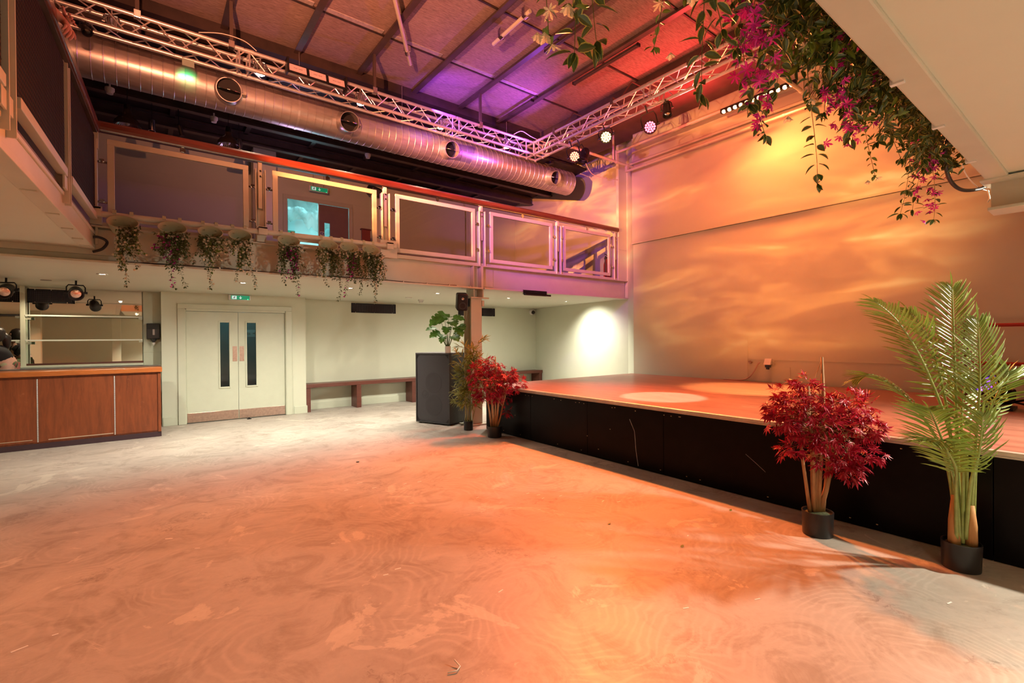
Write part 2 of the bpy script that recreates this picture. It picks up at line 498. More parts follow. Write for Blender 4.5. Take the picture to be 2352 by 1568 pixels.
# ------------------------------------------------------------------ back balcony
def back_balcony():
    t = thing('balcony', 'cream steel-fronted balcony deck spanning the back of the room above the double doors', 'balcony', (4, 6.9, DZ))
    MB().prism([(-4.69,6.98),(8.48,6.98),(9.09,10.71),(-4.69,10.71)], 2.36, 2.74).build('soffit', M_soffit, t)
    MB().prism([(-4.69,7.0),(8.48,7.0),(9.26,11.89),(-4.69,11.89)], 2.74, DZ).build('deck', mat('gallery_deck', (.2,.14,.1), .5, var=.15), t)
    for nm, x0, x1, dz in (('beam', -4.7, 4.56, 0), ('beam', 4.60, 8.46, .0)):
        m = MB()
        m.box(x0, x1, 6.892, 6.908, 2.36, 2.74)
        m.box(x0, x1, 6.80, 7.0, 2.735, 2.752)
        m.box(x0, x1, 6.76, 7.04, 2.345+dz, 2.368+dz)
        b = m.build(nm, M_steel, t, bevel=.003)
        if x0 > 0:
            q = MB()
            for zx in (4.66, 4.78):
                for z in (2.44, 2.55, 2.66): q.cyl((zx,6.875,z),(zx,6.893,z),.016,n=6)
            q.build('bolt', M_steel, b)
        else:
            MB().box(4.40, 4.41, 6.8, 6.9, 2.37, 2.735).build('stiffener', M_steel, b)
    # splice plate
    MB().box(4.585, 4.86, 6.878, 6.892, 2.40, 2.71).build('splice_plate', M_steel, t, bevel=.002)
    MB().box(4.56, 4.60, 6.80, 7.0, 2.345, 2.752).build('end_plate', M_steel, t)
    MB().box(-.44, 8.2, 6.86, 6.96, 2.752, 2.80).build('kick_channel', M_steel, t, bevel=.004)
    # thin cable clipped along the lower flange
    path = [(x, 6.775, 2.376 + .006*sin(x*3.1)) for x in [-.2+.25*k for k in range(18)]]
    MB().tube(path, .006, 5).build('cable', M_rope, t)
    m = MB()
    for k in range(11): m.box(.3+.4*k, .315+.4*k, 6.762, 6.79, 2.366, 2.388)
    m.build('cable_clip', M_steel, t)
    # deep section at the left, under the side gallery
    MB().box(-4.7, -.28, 6.86, 6.895, 2.44, 2.72).build('fascia_plate', M_steel, t, bevel=.003)
    return t
back_balcony()
structure('trim_40', MB().box(8.2, 8.47, 6.83, 6.90, 2.74, CZ).box(8.195, 8.475, 6.825, 6.9, 3.42, 3.425), M_wall, bevel=.003)

def column():
    t = thing('steel_column', 'cream steel H column standing under the balcony beam joint', 'column', (4.52, 7.02, 0))
    x0, x1, y0, y1 = 4.41, 4.63, 6.9, 7.14
    m = MB().box(x0, x1, y0, y0+.016, 0, 2.19).box(x0, x1, y1-.016, y1, 0, 2.19).box(4.513, 4.527, y0+.01, y1-.01, 0, 2.19)
    m.build('shaft', M_steel, t, bevel=.003)
    MB().box(4.38, 4.75, 6.85, 7.18, 2.19, 2.212).build('cap_plate', M_steel, t, bevel=.002)
    MB().box(4.44, 4.46, 6.86, 7.1, 2.212, 2.345).box(4.60, 4.62, 6.82, 7.1, 2.212, 2.36).box(4.46, 4.60, 6.98, 7.0, 2.212, 2.345).build('stub', M_steel, t)
    MB().box(4.33, 4.71, 6.83, 7.2, 0, .02).build('base_plate', M_steel, t)
    MB().box(4.63, 4.67, 6.88, 6.92, 2.06, 2.16).build('bracket', M_steel, t)
column()

# ------------------------------------------------------------------ balustrade on the back balcony
def rail_post(x, lab, left=False):
    t = thing('balustrade_post', lab, 'post', (x, 6.88, DZ), 'balustrade posts along the back balcony')
    h = .055
    if left: MB().box(x-.012, x+.012, 6.84, 6.94, 2.55, 3.70).build('channel', M_steel, t, bevel=.002)
    else:
        MB().box(x-h-.006, x-h+.006, 6.83, 6.93, DZ, 3.70).box(x+h-.006, x+h+.006, 6.83, 6.93, DZ, 3.70).box(x-h, x+h, 6.925, 6.935, DZ, 3.68).build('channel', M_steel, t, bevel=.002)
    MB().box(x-.022, x+.022, 6.86, 6.925, 3.2 if not left else 3.6, 3.795).build('tongue', M_steel, t, bevel=.002)
    if not left:
        for z in (3.61, 3.68): MB().cyl((x,6.845,z),(x,6.862,z),.013,n=6).build('bolt', M_chrome, t)
for x, lab in ((-.43, 'cream rail post at the left end, where the two balconies meet'),
               (1.175, 'first full rail post from the left, between the vine panel and the door panel'),
               (2.87, 'rail post above the right end of the flower tube'),
               (4.615, 'rail post standing directly over the steel column'),
               (6.42, 'purple-lit rail post between the two right-hand glass panels'),
               (8.13, 'last rail post, beside the pier at the right end')):
    rail_post(x, lab, x < 0)

def glass_panel(x0, x1, lab):
    t = thing('glass_panel', lab, 'railing panel', ((x0+x1)/2, 6.87, 2.83), 'framed glass panels of the back balustrade')
    z0, z1, w = 2.83, 3.72, .062
    m = MB()
    for a, b, c, d in ((x0,x1,z1-w,z1),(x0,x1,z0,z0+w),(x0,x0+w,z0+w,z1-w),(x1-w,x1,z0+w,z1-w)): m.box(a,b,6.85,6.885,c,d)
    m.build('frame', M_steel, t, bevel=.003)
    MB().box(x0+w*.5, x1-w*.5, 6.887, 6.895, z0+w*.5, z1-w*.5).build('pane', M_glass, t)
    for s, x in ((-1,x0),(1,x1)):
        for z in (3.02, 3.46):
            MB().box(min(x,x+s*.085), max(x,x+s*.085), 6.86, 6.872, z-.011, z+.011).cyl((x+s*.045,6.835,z-.005),(x+s*.045,6.862,z-.005),.013,n=8).box(x+s*.045-.02, x+s*.045+.02, 6.845, 6.86, z+.005, z+.03).build('clamp', M_chrome, t)
    xm = (x0+x1)/2
    MB().box(xm-.014, xm+.014, 6.86, 6.88, z1-.01, 3.80).box(xm-.028, xm+.028, 6.855, 6.862, z1+.015, z1+.06).build('top_clip', M_chrome, t)
for x0, x1, lab in ((-.335,1.04,'leftmost framed glass panel, above the first four hanging pots'),
                    (1.32,2.73,'framed glass panel with the turquoise doorway seen through it'),
                    (3.03,4.475,'middle framed glass panel, just left of the steel column'),
                    (4.79,6.26,'framed glass panel with a lilac-lit frame, just right of the steel column'),
                    (6.555,7.95,'rightmost framed glass panel, fire extinguisher behind it')):
    glass_panel(x0, x1, lab)

def handrail():
    t = thing('wooden_handrail', 'long dark mahogany handrail capping the back balcony balustrade', 'handrail', (3.9, 6.88, 3.84))
    prof = [(6.83,3.805),(6.93,3.805),(6.945,3.83),(6.945,3.87),(6.925,3.897),(6.835,3.897),(6.815,3.87),(6.815,3.83)]
    MB().prism(prof, -.47, 8.195, 'x').build('rail', M_handrail, t, bevel=.004)
    MB().box(-.44, 8.19, 6.855, 6.905, 3.79, 3.806).build('fixing_strip', M_chrome, t)
handrail()

def flower_tube():
    t = thing('flower_rail', 'cream steel tube carrying the row of hanging flower pots', 'rail', (1.25, 6.72, 2.87))
    MB().cyl((-.44,6.72,2.86),(2.97,6.72,2.885),.032,n=14).build('tube', M_steel, t, smooth='auto')
    for x in (-.43, 1.17, 2.86):
        m = MB().box(x-.05, x+.05, 6.80, 6.83, 2.76, 2.96).box(x-.05, x+.05, 6.665, 6.80, 2.905, 2.925).box(x-.05, x+.05, 6.665, 6.68, 2.83, 2.925)
        if x > 2: m.box(x-.10, x+.16, 6.79, 6.81, 2.72, 2.98)
        m.build('bracket', M_steel, t, bevel=.002)
flower_tube()

# ------------------------------------------------------------------ side (left) gallery
def LX(y): return -.44 - .045*(6.82-y)
LD = V((-.045, -1, 0)).normalized()       # towards the viewer along the gallery edge
LN = V((1, -.045, 0)).normalized()        # out over the floor
def lp(y, off=0, z=0):                    # a point on the gallery edge plane
    return V((LX(y), y, z)) + LN*off
def lbox(m, y0, y1, o0, o1, z0, z1):
    P = []
    for z in (z0, z1):
        for y, o in ((y0,o0),(y1,o0),(y1,o1),(y0,o1)): P.append(lp(y,o,z))
    return m.add(P, [(0,3,2,1),(4,5,6,7),(0,1,5,4),(1,2,6,5),(2,3,7,6),(3,0,4,7)])
def left_gallery():
    t = thing('balcony', 'cream gallery deck running along the left above the bar', 'balcony', (-.6, 4, DZ))
    m = MB(); m.prism([(-4.7,-3.3), (LX(-3.3)-.115,-3.3), (LX(6.85)-.115,6.85), (-4.7,6.85)], 2.505, 2.72); m.build('soffit', M_soffit, t)
    m = MB(); m.prism([(-4.7,-3.3), (LX(-3.3)-.03,-3.3), (LX(6.85)-.03,6.85), (-4.7,6.85)], 2.72, DZ); m.build('deck', mat('gallery_deck', (.2,.14,.1)), t)
    m = MB(); lbox(m, -3.3, 6.84, -.115, 0, 2.495, 2.52); lbox(m, -3.3, 6.84, -.035, -.012, 2.52, 2.69); lbox(m, -3.3, 6.84, -.02, 0, 2.66, 2.69); lbox(m, -3.3, 6.84, -.015, -.004, 2.52, 2.545)
    m.build('edge_beam', M_steel, t, bevel=.004)
    m = MB()
    for y in (6.6, 6.2, 5.7, 5.1, 4.4): lbox(m, y-.015, y+.015, -.10, -.02, 2.486, 2.495)
    m.build('cable_clip', M_steel, t)
    pts = [lp(6.75,-.06,2.60), lp(6.78,.03,2.62), V((LX(6.8)+.10,6.80,2.58)), V((LX(6.8)+.06,6.80,2.50)), lp(6.80,-.02,2.46)]
    MB().tube(curve(pts), .014, 8).build('cable', M_rope, t, smooth=True)
left_gallery()
def lpost(y, lab, wide=.05):
    t = thing('gallery_post', lab, 'post', lp(y,0,2.60))
    m = MB(); lbox(m, y-wide, y-wide+.012, -.05, .03, 2.60, 3.72); lbox(m, y+wide-.012, y+wide, -.05, .03, 2.60, 3.72); lbox(m, y-wide, y+wide, -.055, -.045, 2.60, 3.72)
    m.build('channel', M_steel, t, bevel=.002)
    m = MB(); lbox(m, y-.02, y+.02, -.03, 0, 3.5, 3.80); m.build('tongue', M_steel, t)
    m = MB(); lbox(m, y-.16, y+.05, .005, .02, 2.70, 2.80); m.build('fixing_plate', M_steel, t, bevel=.002)
lpost(5.22, 'cream post between the two woven screens of the left gallery')
lpost(3.62, 'wider cream post of the woven-screen gallery, nearest the camera', .07)
def rattan(y0, y1, lab):
    t = thing('woven_screen', lab, 'screen', lp((y0+y1)/2,0,2.84), 'woven screens of the left gallery')
    m = MB(); lbox(m, y0, y1, -.02, .012, 2.86, 3.70)
    m.build('weave', M_rattan, t)
    m = MB(); lbox(m, y0, y1, -.03, .03, 2.80, 2.865); m.build('bottom_channel', M_steel, t, bevel=.004)
    # loose woven ends along the edges
    r = random.Random(int(y0*10)); m = MB()
    for k in range(120):
        z = 2.87 + .82*k/120
        for ye, s in ((y0,-1),(y1,1)):
            a = lp(ye,.005,z); b = lp(ye+s*r.uniform(.004,.016), r.uniform(0,.012), z+r.uniform(-.006,.006))
            m.cyl(a, b, .003, .0015, 4)
    m.build('fringe', M_rattan, t)
rattan(3.78, 5.12, 'large dark woven screen nearest the camera on the left gallery')
rattan(5.33, 6.74, 'dark woven screen at the far end of the left gallery, next to the glass panels')
rattan(1.6, 3.5, 'dark woven screen of the left gallery beyond the left picture edge')
def left_rail():
    t = thing('gallery_handrail', 'dark red wooden handrail along the left gallery, hands resting over it', 'handrail', lp(4,0,3.8))
    m = MB(); lbox(m, -2, 6.83, -.065, .05, 3.765, 3.86); m.build('rail', M_handrail, t, bevel=.015, seg=3)
    m = MB(); lbox(m, -2, 6.8, -.03, .03, 3.75, 3.766); m.build('fixing_strip', M_roofsteel, t)
left_rail()

# ------------------------------------------------------------------ front gallery over the camera
def front_gallery():
    t = thing('balcony', 'cream overhead gallery with a plain soffit, hanging garlands along its edge', 'balcony', (3, .3, 2.5))
    MB().box(-.7, 8.2, -3.3, .484, 2.51, 2.72).build('soffit', M_soffit, t)
    MB().box(-.7, 8.2, -3.3, .52, 2.72, DZ).build('deck', mat('gallery_deck', (.2,.14,.1)), t)
    MB().box(-.7, 4.58, .47, .577, 2.495, 2.52).box(-.7, 4.58, .515, .53, 2.52, 2.74).box(-.7, 4.58, .47, .577, 2.725, 2.75).build('edge_beam', M_steel, t, bevel=.008)
    m = MB()
    for x in (2.35, 3.0, 3.75, 4.3): m.box(x-.012, x+.012, .54, .585, 2.487, 2.53)
    m.build('cable_clip', M_white, t)
front_gallery()
def cross_beam():
    t = thing('cantilever_beam', 'olive-shadowed steel beam end poking out under the upper right gallery', 'beam', (4.5,-.5,2.4))
    MB().box(4.37, 4.385, -2.6, .56, 2.31, 2.49).build('web', M_steel, t)
    MB().box(4.28, 4.50, -2.6, .565, 2.295, 2.315).build('bottom_flange', M_steel, t, bevel=.003)
    MB().box(4.26, 4.50, -2.6, .60, 2.485, 2.497).build('top_flange', M_steel, t, bevel=.002)
cross_beam()
for x in (-.62,):
    pass
def front_column(x, y, lab):
    t = thing('square_column', lab, 'column', (x,y,0))
    MB().box(x-.13, x+.13, y-.13, y+.13, 0, 2.5).build('shaft', M_sagetrim, t, bevel=.004)
    MB().box(x-.17, x+.17, y-.17, y+.17, 0, .02).build('base_plate', M_steel, t)
front_column(-2.9, -.6, 'pale column behind the camera, seen only in the bar mirror')
front_column(-.95, -2.6, 'pale column by the far wall, seen only in the bar mirror')
# ------------------------------------------------------------------ double doors under the balcony
def exit_glyph(y, x, z, h, parent, m, dirn='down', man=True):
    """running man + arrow, drawn flat on a sign face that looks towards -Y"""
    mb = MB()
    def quad(pts): mb.prism([(x+a*h, z+b*h) for a, b in pts], y-.004, y-.002, 'y')
    mk = MB()
    if man:
        o = -1.25
        def q2(pts): mk.prism([(x+(a+o)*h, z+b*h) for a, b in pts], y-.0065, y-.0045, 'y')
        quad([(-1.75,-.36),(-.8,-.36),(-.8,.36),(-1.75,.36)])
        q2([(.05,.18),(.17,.18),(.17,.3),(.05,.3)])
        q2([(-.12,.12),(.1,.17),(.16,.08),(-.02,-.08),(-.14,-.04)])
        q2([(-.02,-.08),(.14,-.14),(.1,-.32),(.04,-.32),(.06,-.18),(-.1,-.12)])
        q2([(-.14,-.04),(-.06,-.12),(-.2,-.24),(-.4,-.22),(-.4,-.16),(-.22,-.17)])
        q2([(-.12,.12),(-.1,.06),(-.26,.0),(-.36,.1),(-.31,.14),(-.25,.07)])
        q2([(.1,.17),(.2,.05),(.33,.07),(.33,.02),(.17,-.02),(.06,.1)])
        mk.build('running_figure', M_signdark, parent)
    if dirn == 'down':
        quad([(-.06,.34),(.06,.34),(.06,-.1),(.26,.1),(.26,-.05),(0,-.34),(-.26,-.05),(-.26,.1),(-.06,-.1)])
    else:
        quad([(-.34,.07),(.1,.07),(-.06,.28),(.1,.28),(.36,0),(.1,-.28),(-.06,-.28),(.1,-.07),(-.34,-.07)])
    mb.build('arrow', m, parent)
M_signdark = mat('sign_dark_ink', (.01,.05,.025), .5, var=0)
M_signgreen = emit('exit_green_face', (.004,.16,.07), 1.6)
M_signwhite = emit('sign_white_ink', (.75,.85,.75), 1.0)

def double_doors():
    fr = MB().box(.42, .535, 10.27, 10.3, 0, 2.07).box(2.19, 2.305, 10.27, 10.3, 0, 2.07).box(.42, 2.305, 10.27, 10.3, 2.07, 2.155)
    fr.box(.47, .545, 10.285, 10.45, 0, 2.06).box(2.18, 2.25, 10.285, 10.45, 0, 2.06).box(.545, 2.18, 10.285, 10.45, 2.03, 2.10)
    d = tag(fr.build('door_1', M_sagetrim, bevel=.006), kind='structure')
    for x0, x1, g0, g1, pp in ((.548,1.362,1.07,1.215,(1.27,1.345)), (1.368,2.177,1.51,1.665,(1.385,1.46))):
        m = MB()
        for a, b, c, e in ((x0,g0,.012,2.025),(g1,x1,.012,2.025),(g0,g1,.012,.63),(g0,g1,1.83,2.025)): m.box(a,b,10.325,10.37,c,e)
        lf = m.build('leaf', M_sagetrim, d)
        b = MB(); w = .028
        for a, c, e, f in ((g0-w,g0,.60,1.86),(g1,g1+w,.60,1.86),(g0,g1,.60,.63),(g0,g1,1.83,1.86)): b.box(a,c,10.312,10.327,e,f)
        b.build('glazing_bead', M_sagetrim, lf, bevel=.004)
        MB().box(g0, g1, 10.345, 10.35, .63, 1.83).build('glass', M_doorglass, lf)
        w = MB()
        for k in range(1, 12): x = g0+(g1-g0)*k/12; w.box(x-.0006, x+.0006, 10.344, 10.3455, .63, 1.83)
        for k in range(1, 95): z = .63+1.2*k/95; w.box(g0, g1, 10.344, 10.3455, z-.0006, z+.0006)
        w.build('wire_mesh', M_rope, lf)
        tag(MB().box(pp[0],pp[1],10.319,10.325,1.10,1.385).build('push_plate', M_brass, lf, bevel=.002), 'pinkish brushed metal push plate')
        tag(MB().box(x0+.004,x1-.004,10.318,10.325,.015,.185).build('kick_plate', M_brass, lf, bevel=.002), 'scuffed pinkish metal kick plate')
    # passage behind, seen through the narrow panes
    structure('wall_back_passage', MB().box(.3, 2.6, 12.1, 12.2, 0, 2.37).box(.3,.4,10.7,12.1,0,2.37).box(2.5,2.6,10.82,12.1,0,2.37), mat('teal_passage_paint', (.16,.28,.29), .6))
    t = thing('washroom_sign', 'small pale arrow sign seen through the right-hand door glass', 'sign', (1.78, 12.09, 1.6))
    MB().box(1.50, 2.02, 12.088, 12.099, 1.57, 1.73).build('board', mat('grey_sign_board', (.5,.55,.55), .5), t)
    R = rotx(pi/2)
    text('lettering', 'Toilets', .10, (1.70,12.084,1.65), R, M_signdark, t)
    m = MB(); x, z, h = 1.935, 1.65, .12
    m.prism([(x-.05,z+.01),(x+.01,z+.01),(x-.015,z+.04),(x+.015,z+.04),(x+.055,z),(x+.015,z-.04),(x-.015,z-.04),(x+.01,z-.01),(x-.05,z-.01)], 12.082, 12.087, 'y')
    m.build('arrow', M_signdark, t)
    t = thing('floor_bolt', 'small dark metal door stop on the floor in front of the double doors', 'door stop', (1.514,10.2,0))
    MB().box(1.48,1.55,10.16,10.235,0,.012).cyl((1.515,10.2,.012),(1.515,10.2,.03),.014,n=10).build('body', M_black, t, bevel=.002)
double_doors()

def exit_sign(x0, x1, y, z0, z1, lab, hang=None):
    t = thing('exit_sign', lab, 'exit sign', ((x0+x1)/2, y, z0))
    MB().box(x0, x1, y-.045, y, z0, z1).build('housing', M_white, t, bevel=.004)
    MB().box(x0+.04, x1-.02, y-.05, y-.045, z0+.012, z1-.012).build('face', M_signgreen, t)
    exit_glyph(y-.05, x0+(x1-x0)*.53, (z0+z1)/2, (z1-z0)*.82, t, M_signwhite)
    MB().disc((x1-.05, y-.052, z0+.02), .006, (0,-1,0), 10).build('status_light', emit('green_led', (.02,1,.25), 8), t)
    if hang:
        MB().cyl((x0+.1,y-.02,z1),(x0+.1,y-.02,hang),.004,n=6).cyl((x1-.1,y-.02,z1),(x1-.1,y-.02,hang),.004,n=6).build('suspension_wire', M_rope, t)
exit_sign(1.205, 1.572, 10.295, 2.252, 2.35, 'green running-man exit sign on the wall over the sage double doors')
exit_sign(3.02, 3.46, 11.72, 4.98, 5.10, 'green exit sign hanging upstairs behind the balcony glass', 5.6)

# ------------------------------------------------------------------ bar
def bar():
    t = thing('bar_counter', 'scuffed red-brown wooden bar counter in front of the mirror and glass shelves', 'bar counter', (-2, 9.5, 0))
    MB().box(-4.6, .155, 9.275, 9.80, .075, 1.012).build('body', M_barwood, t, bevel=.006)
    joints = (-4.55, -3.7, -2.87, -2.05, -1.225, -.40, .12)
    for a, b in zip(joints[:-1], joints[1:]):
        MB().box(a+.008, b-.008, 9.262, 9.276, .10, .985).build('front_panel', M_barwood, t, bevel=.003)
    tag(MB().box(-4.6, .175, 9.225, 9.83, 1.012, 1.086).build('top', M_bartop, t, bevel=.008), 'glossy orange-brown hardwood top')
    MB().box(-4.6, .16, 9.272, 9.79, 0, .078).build('plinth', mat('plum_plinth_paint', (.045,.022,.03), .4), t, bevel=.003)
    m = MB()
    for x in joints[1:-1]:
        for k in range(62): z = .10+.88*k/62; m.box(x-.006, x+.006, 9.256, 9.264, z, z+.009)
    tag(m.build('beaded_strip', M_white, t), 'pale beaded strips between the front panels')
    m = MB(); m.box(-1.12, -.42, 9.258, 9.262, .118, .128); m.box(-2.0,-1.28,9.258,9.262,.13,.137)
    tag(m.build('worn_edge', mat('worn_pale_wood', (.55,.42,.3), .6), t), 'pale worn line along the panel foot')
    MB().box(.118,.157,9.255,9.28,.08,1.0).build('corner_post', M_barwood, t, bevel=.003)
    MB().box(-4.6, .17, 9.70, 9.84, 1.086, 1.10).build('drip_mat', mat('grey_rubber', (.1,.09,.08), .7), t, bevel=.003)
bar()
def back_bar():
    t = thing('service_counter', 'low dark counter with pale edge along the bar mirror', 'counter', (-2,10.4,0))
    MB().box(-4.6, -.07, 10.22, 10.56, 0, 1.09).build('carcass', M_bench, t)
    MB().box(-4.6, -.06, 10.20, 10.59, 1.09, 1.12).build('top', M_sagetrim, t, bevel=.004)
    MB().box(-4.6, -.06, 10.565, 10.60, 1.12, 1.15).build('upstand', M_bench, t)
    mir = NT('mirror'); mir.set(Base_Color=(.78,.79,.74), Metallic=1.0, Roughness=.015)
    for x0, x1, lab in ((-4.5,-1.565,'bar mirror left of the green post'),(-1.49,-.075,'large bar mirror right of the green post reflecting the room')):
        tag(MB().box(x0, x1, 10.598, 10.612, 1.15, 2.365).build('mirror', mir.m), lab, 'mirror')
    t = thing('shelf_post', 'slim pale green upright carrying the glass bar shelves', 'post', (-1.53,10.45,1.12))
    MB().box(-1.555,-1.50,10.40,10.46,1.12,2.36).build('upright', M_sagetrim, t, bevel=.003)
    m = MB()
    for z in (1.885, 1.495): m.box(-1.50,-1.44,10.42,10.46,z-.04,z)
    m.build('bracket', M_sagetrim, t)
    M_shelf = glass_mat('shelf_glass', (.8,.92,.86), 1.6)
    M_edge = mat('bright_shelf_edge', (.72,.78,.7), .2, .2, var=.02)
    for x0, x1, z, lab in ((-1.50,-.07,1.90,'upper glass shelf across the large bar mirror'),(-1.50,-.07,1.51,'lower glass shelf across the large bar mirror'),
                           (-4.4,-1.56,1.90,'dark upper shelf left of the green post'),(-4.4,-1.56,1.51,'lower glass shelf left of the green post')):
        t = thing('bar_shelf', lab, 'shelf', ((x0+x1)/2,10.48,z), 'shelves over the bar mirror')
        drk = 'dark' in lab
        MB().box(x0,x1,10.405,10.596,z,z+.012).build('board', M_black if drk else M_shelf, t)
        MB().box(x0,x1,10.395,10.405,z-.004,z+.018).build('front_edge', M_black if drk else M_edge, t)
        MB().box(x1-.05,x1,10.42,10.56,z-.035,z).build('bracket', M_sagetrim, t)
back_bar()

def grille(x0, x1, y, z0, z1, lab, frame=True, vert=True):
    t = thing('air_vent', lab, 'vent', ((x0+x1)/2, y, z0))
    m = MB()
    w = .022
    for a,b,c,d in ((x0,x1,z0,z0+w),(x0,x1,z1-w,z1),(x0,x0+w,z0,z1),(x1-w,x1,z0,z1)): m.box(a,b,y-.02,y,c,d)
    m.build('frame', M_black, t, bevel=.002)
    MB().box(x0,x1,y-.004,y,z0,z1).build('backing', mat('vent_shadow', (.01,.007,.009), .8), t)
    m = MB()
    n = int((x1-x0)/.02)
    for k in range(1,n):
        x = x0+(x1-x0)*k/n; m.box(x-.002,x+.002,y-.014,y-.004,z0+w,z1-w)
    k = z0+.045
    while k < z1-.03: m.box(x0+w,x1-w,y-.010,y-.006,k,k+.003); k += .03
    m.build('louvre', mat('vent_louvre', (.05,.035,.04), .4), t)
    m = MB()
    for x in (x0+.09,(x0+x1)/2,x1-.09):
        for z in (z0+.011,z1-.011): m.cyl((x,y-.024,z),(x,y-.019,z),.007,n=8)
    m.build('screw', M_chrome, t)
grille(-1.50,-.945,10.597,2.115,2.335,'black louvred vent over the top of the large bar mirror')
grille(-3.2,-1.57,10.597,2.115,2.335,'black louvred vent at the left picture edge above the bar')
grille(3.653,4.712,10.72,2.105,2.32,'wide dark vent high on the wall above the long bench')
grille(6.45,7.618,10.72,2.105,2.32,'dark vent high on the wall behind the steel column')

def stage_can(p, d, r, L, lab, group=None, lens=None, yoke=True, body=None, name='spotlight', cat='spotlight', top=None, beads=0):
    """can lamp at p looking along d, hung on a yoke from `top`"""
    t = thing(name, lab, cat, p, group); p = V(p); d = V(d).normalized(); M = aim(d)
    body = body or M_black
    prof = [(0,-L*.55),(r*.45,-L*.55),(r*.72,-L*.42),(r*.86,-L*.2),(r*.9,L*.25),(r,L*.3),(r,L*.45),(r*.9,L*.45),(r*.86,L*.30)]
    MB().lathe(prof, p, 24, M).build('body', body, t, smooth='auto')
    if beads:
        m = MB(); m.disc(p+d*(L*.27), r*.84, d); m.build('lens_plate', M_black, t)
        m = MB(); pts = [(0,0)] + [(.42*cos(k*pi/3),.42*sin(k*pi/3)) for k in range(6)] + [(.8*cos(k*pi/6),.8*sin(k*pi/6)) for k in range(12)]
        for a, b in pts: m.disc(p + M @ V((a*r*.82, b*r*.82, L*.31)), r*.155, d, 10)
        m.build('led_lens', lens, t)
    else:
        MB().lathe([(r*.86,L*.30),(r*.55,L*.36),(0,L*.38)], p, 24, M).build('lens', lens, t, smooth=True)
    if yoke:
        up = V(top)-p if top is not None else V((0,0,.18))
        side = d.cross(up.normalized())
        if side.length < .05: side = d.orthogonal()
        side.normalize(); a = r*1.12
        h = up*.62
        m = MB().tube([p-side*a, p-side*a+h*.7, p-side*a*.8+h, p+side*a*.8+h, p+side*a+h*.7, p+side*a], .009, 6)
        m.build('yoke', body, t)
        MB().cyl(p+h, p+up, .012, n=8).build('clamp', body, t)
        for s in (-1,1): MB().cyl(p+side*s*(a*.85), p+side*s*(a*1.25), r*.2, n=10).build('knob', body, t)
    return t
M_lensoff = glass_mat('unlit_lens', (.7,.55,.5), 3.0, .08)
M_reflector = mat('lamp_reflector', (.9,.55,.45), .12, 1, var=.15, vscale=60)
stage_can((-1.505,9.2,2.19),(-.15,-1,-.42),.092,.24,'black can spotlight over the bar at the left picture edge','can spotlights over the bar',M_reflector,top=(-1.505,9.23,2.36))
stage_can((-.80,9.1,2.19),(.1,-1,-.42),.088,.24,'black can spotlight above the right half of the bar','can spotlights over the bar',M_reflector,top=(-.80,9.13,2.36))

def dispenser():
    t = thing('towel_dispenser', 'black centre-feed paper dispenser on the green pier beside the bar', 'dispenser', (.085,10.55,1.5))
    prof = [(10.55,1.52),(10.40,1.535),(10.385,1.70),(10.42,1.80),(10.55,1.81)]
    MB().prism(prof, -.015, .175, 'x').build('case', M_blackp, t, bevel=.012, seg=3)
    MB().lathe([(.05,.03),(.035,0),(.022,-.02),(.02,-.03)], (.085,10.45,1.5), 16).build('nozzle', M_blackp, t, smooth=True)
    MB().lathe([(.018,0),(.02,-.03),(.0,-.06)], (.085,10.45,1.475), 10).build('paper_tip', M_white, t, smooth=True)
    MB().box(.07,.10,10.383,10.392,1.60,1.70).build('sight_window', mat('clear_grey_plastic', (.35,.3,.28), .2), t)
dispenser()

# ------------------------------------------------------------------ benches
def bench():
    t = thing('wall_bench', 'long low red-brown wall bench running along the back wall', 'bench', (5.8,10.5,0))
    MB().box(2.575, 9.03, 10.35, 10.70, .515, .575).build('seat', M_bench, t, bevel=.006)
    MB().box(2.575, 9.03, 10.335, 10.352, .50, .578).build('front_lip', M_bench, t, bevel=.004)
    for x in (2.62, 3.68, 5.0, 6.4, 7.7, 8.96):
        MB().box(x-.05, x+.05, 10.345, 10.70, 0, .515).build('leg', M_bench, t, bevel=.004)
bench()

# ------------------------------------------------------------------ ceiling fittings below the balcony
M_down = emit('downlight_bulb', (1,.80,.55), 60)
def downlights():
    pts = [((-.453,8.036),'recessed downlight near the bar, left of the first hanging pot'),
           ((1.142,8.11),'recessed downlight by the tips of the fourth pot\'s vines, above the exit sign'),
           ((2.703,7.96),'recessed downlight behind the magenta vines of the second pot from the right'),
           ((4.353,7.98),'recessed downlight just left of the column, near the smoke detector'),
           ((6.126,8.10),'recessed downlight left of the black mesh bracket'),
           ((7.858,8.14),'recessed downlight closest to the stage wall')]
    first = None
    for (x, y), lab in pts:
        if first is None:
            t = thing('downlight', lab, 'downlight', (x,y,2.36), 'recessed downlights under the balcony'); first = t
            MB().lathe([(.062,0),(.06,-.006),(.042,-.008),(.036,0)], (x,y,2.36), 24).build('bezel', M_chrome, t, smooth=True)
            MB().disc((x,y,2.357),.037,(0,0,-1)).build('bulb', M_down, t)
        else: copy_tree(first, (x,y,2.36), None, lab)
downlights()
t = thing('ceiling_disc', 'small unlit white disc fitting beside the smoke detector', 'ceiling fitting', (4.31,9.14,2.36))
MB().lathe([(.07,0),(.068,-.012),(.05,-.016),(0,-.016)], (4.31,9.14,2.36), 24).build('cover', M_white, t, smooth='auto')
t = thing('ceiling_disc', 'flat dark round fitting on the soffit above the bar vent', 'ceiling fitting', (-1.12,9.2,2.36))
MB().lathe([(.06,0),(.058,-.008),(0,-.01)], (-1.12,9.25,2.36), 24).build('cover', mat('grey_fitting', (.25,.22,.17), .5), t, smooth='auto')
t = thing('smoke_detector', 'white smoke detector on the soffit left of the column', 'smoke detector', (4.776,9.506,2.36))
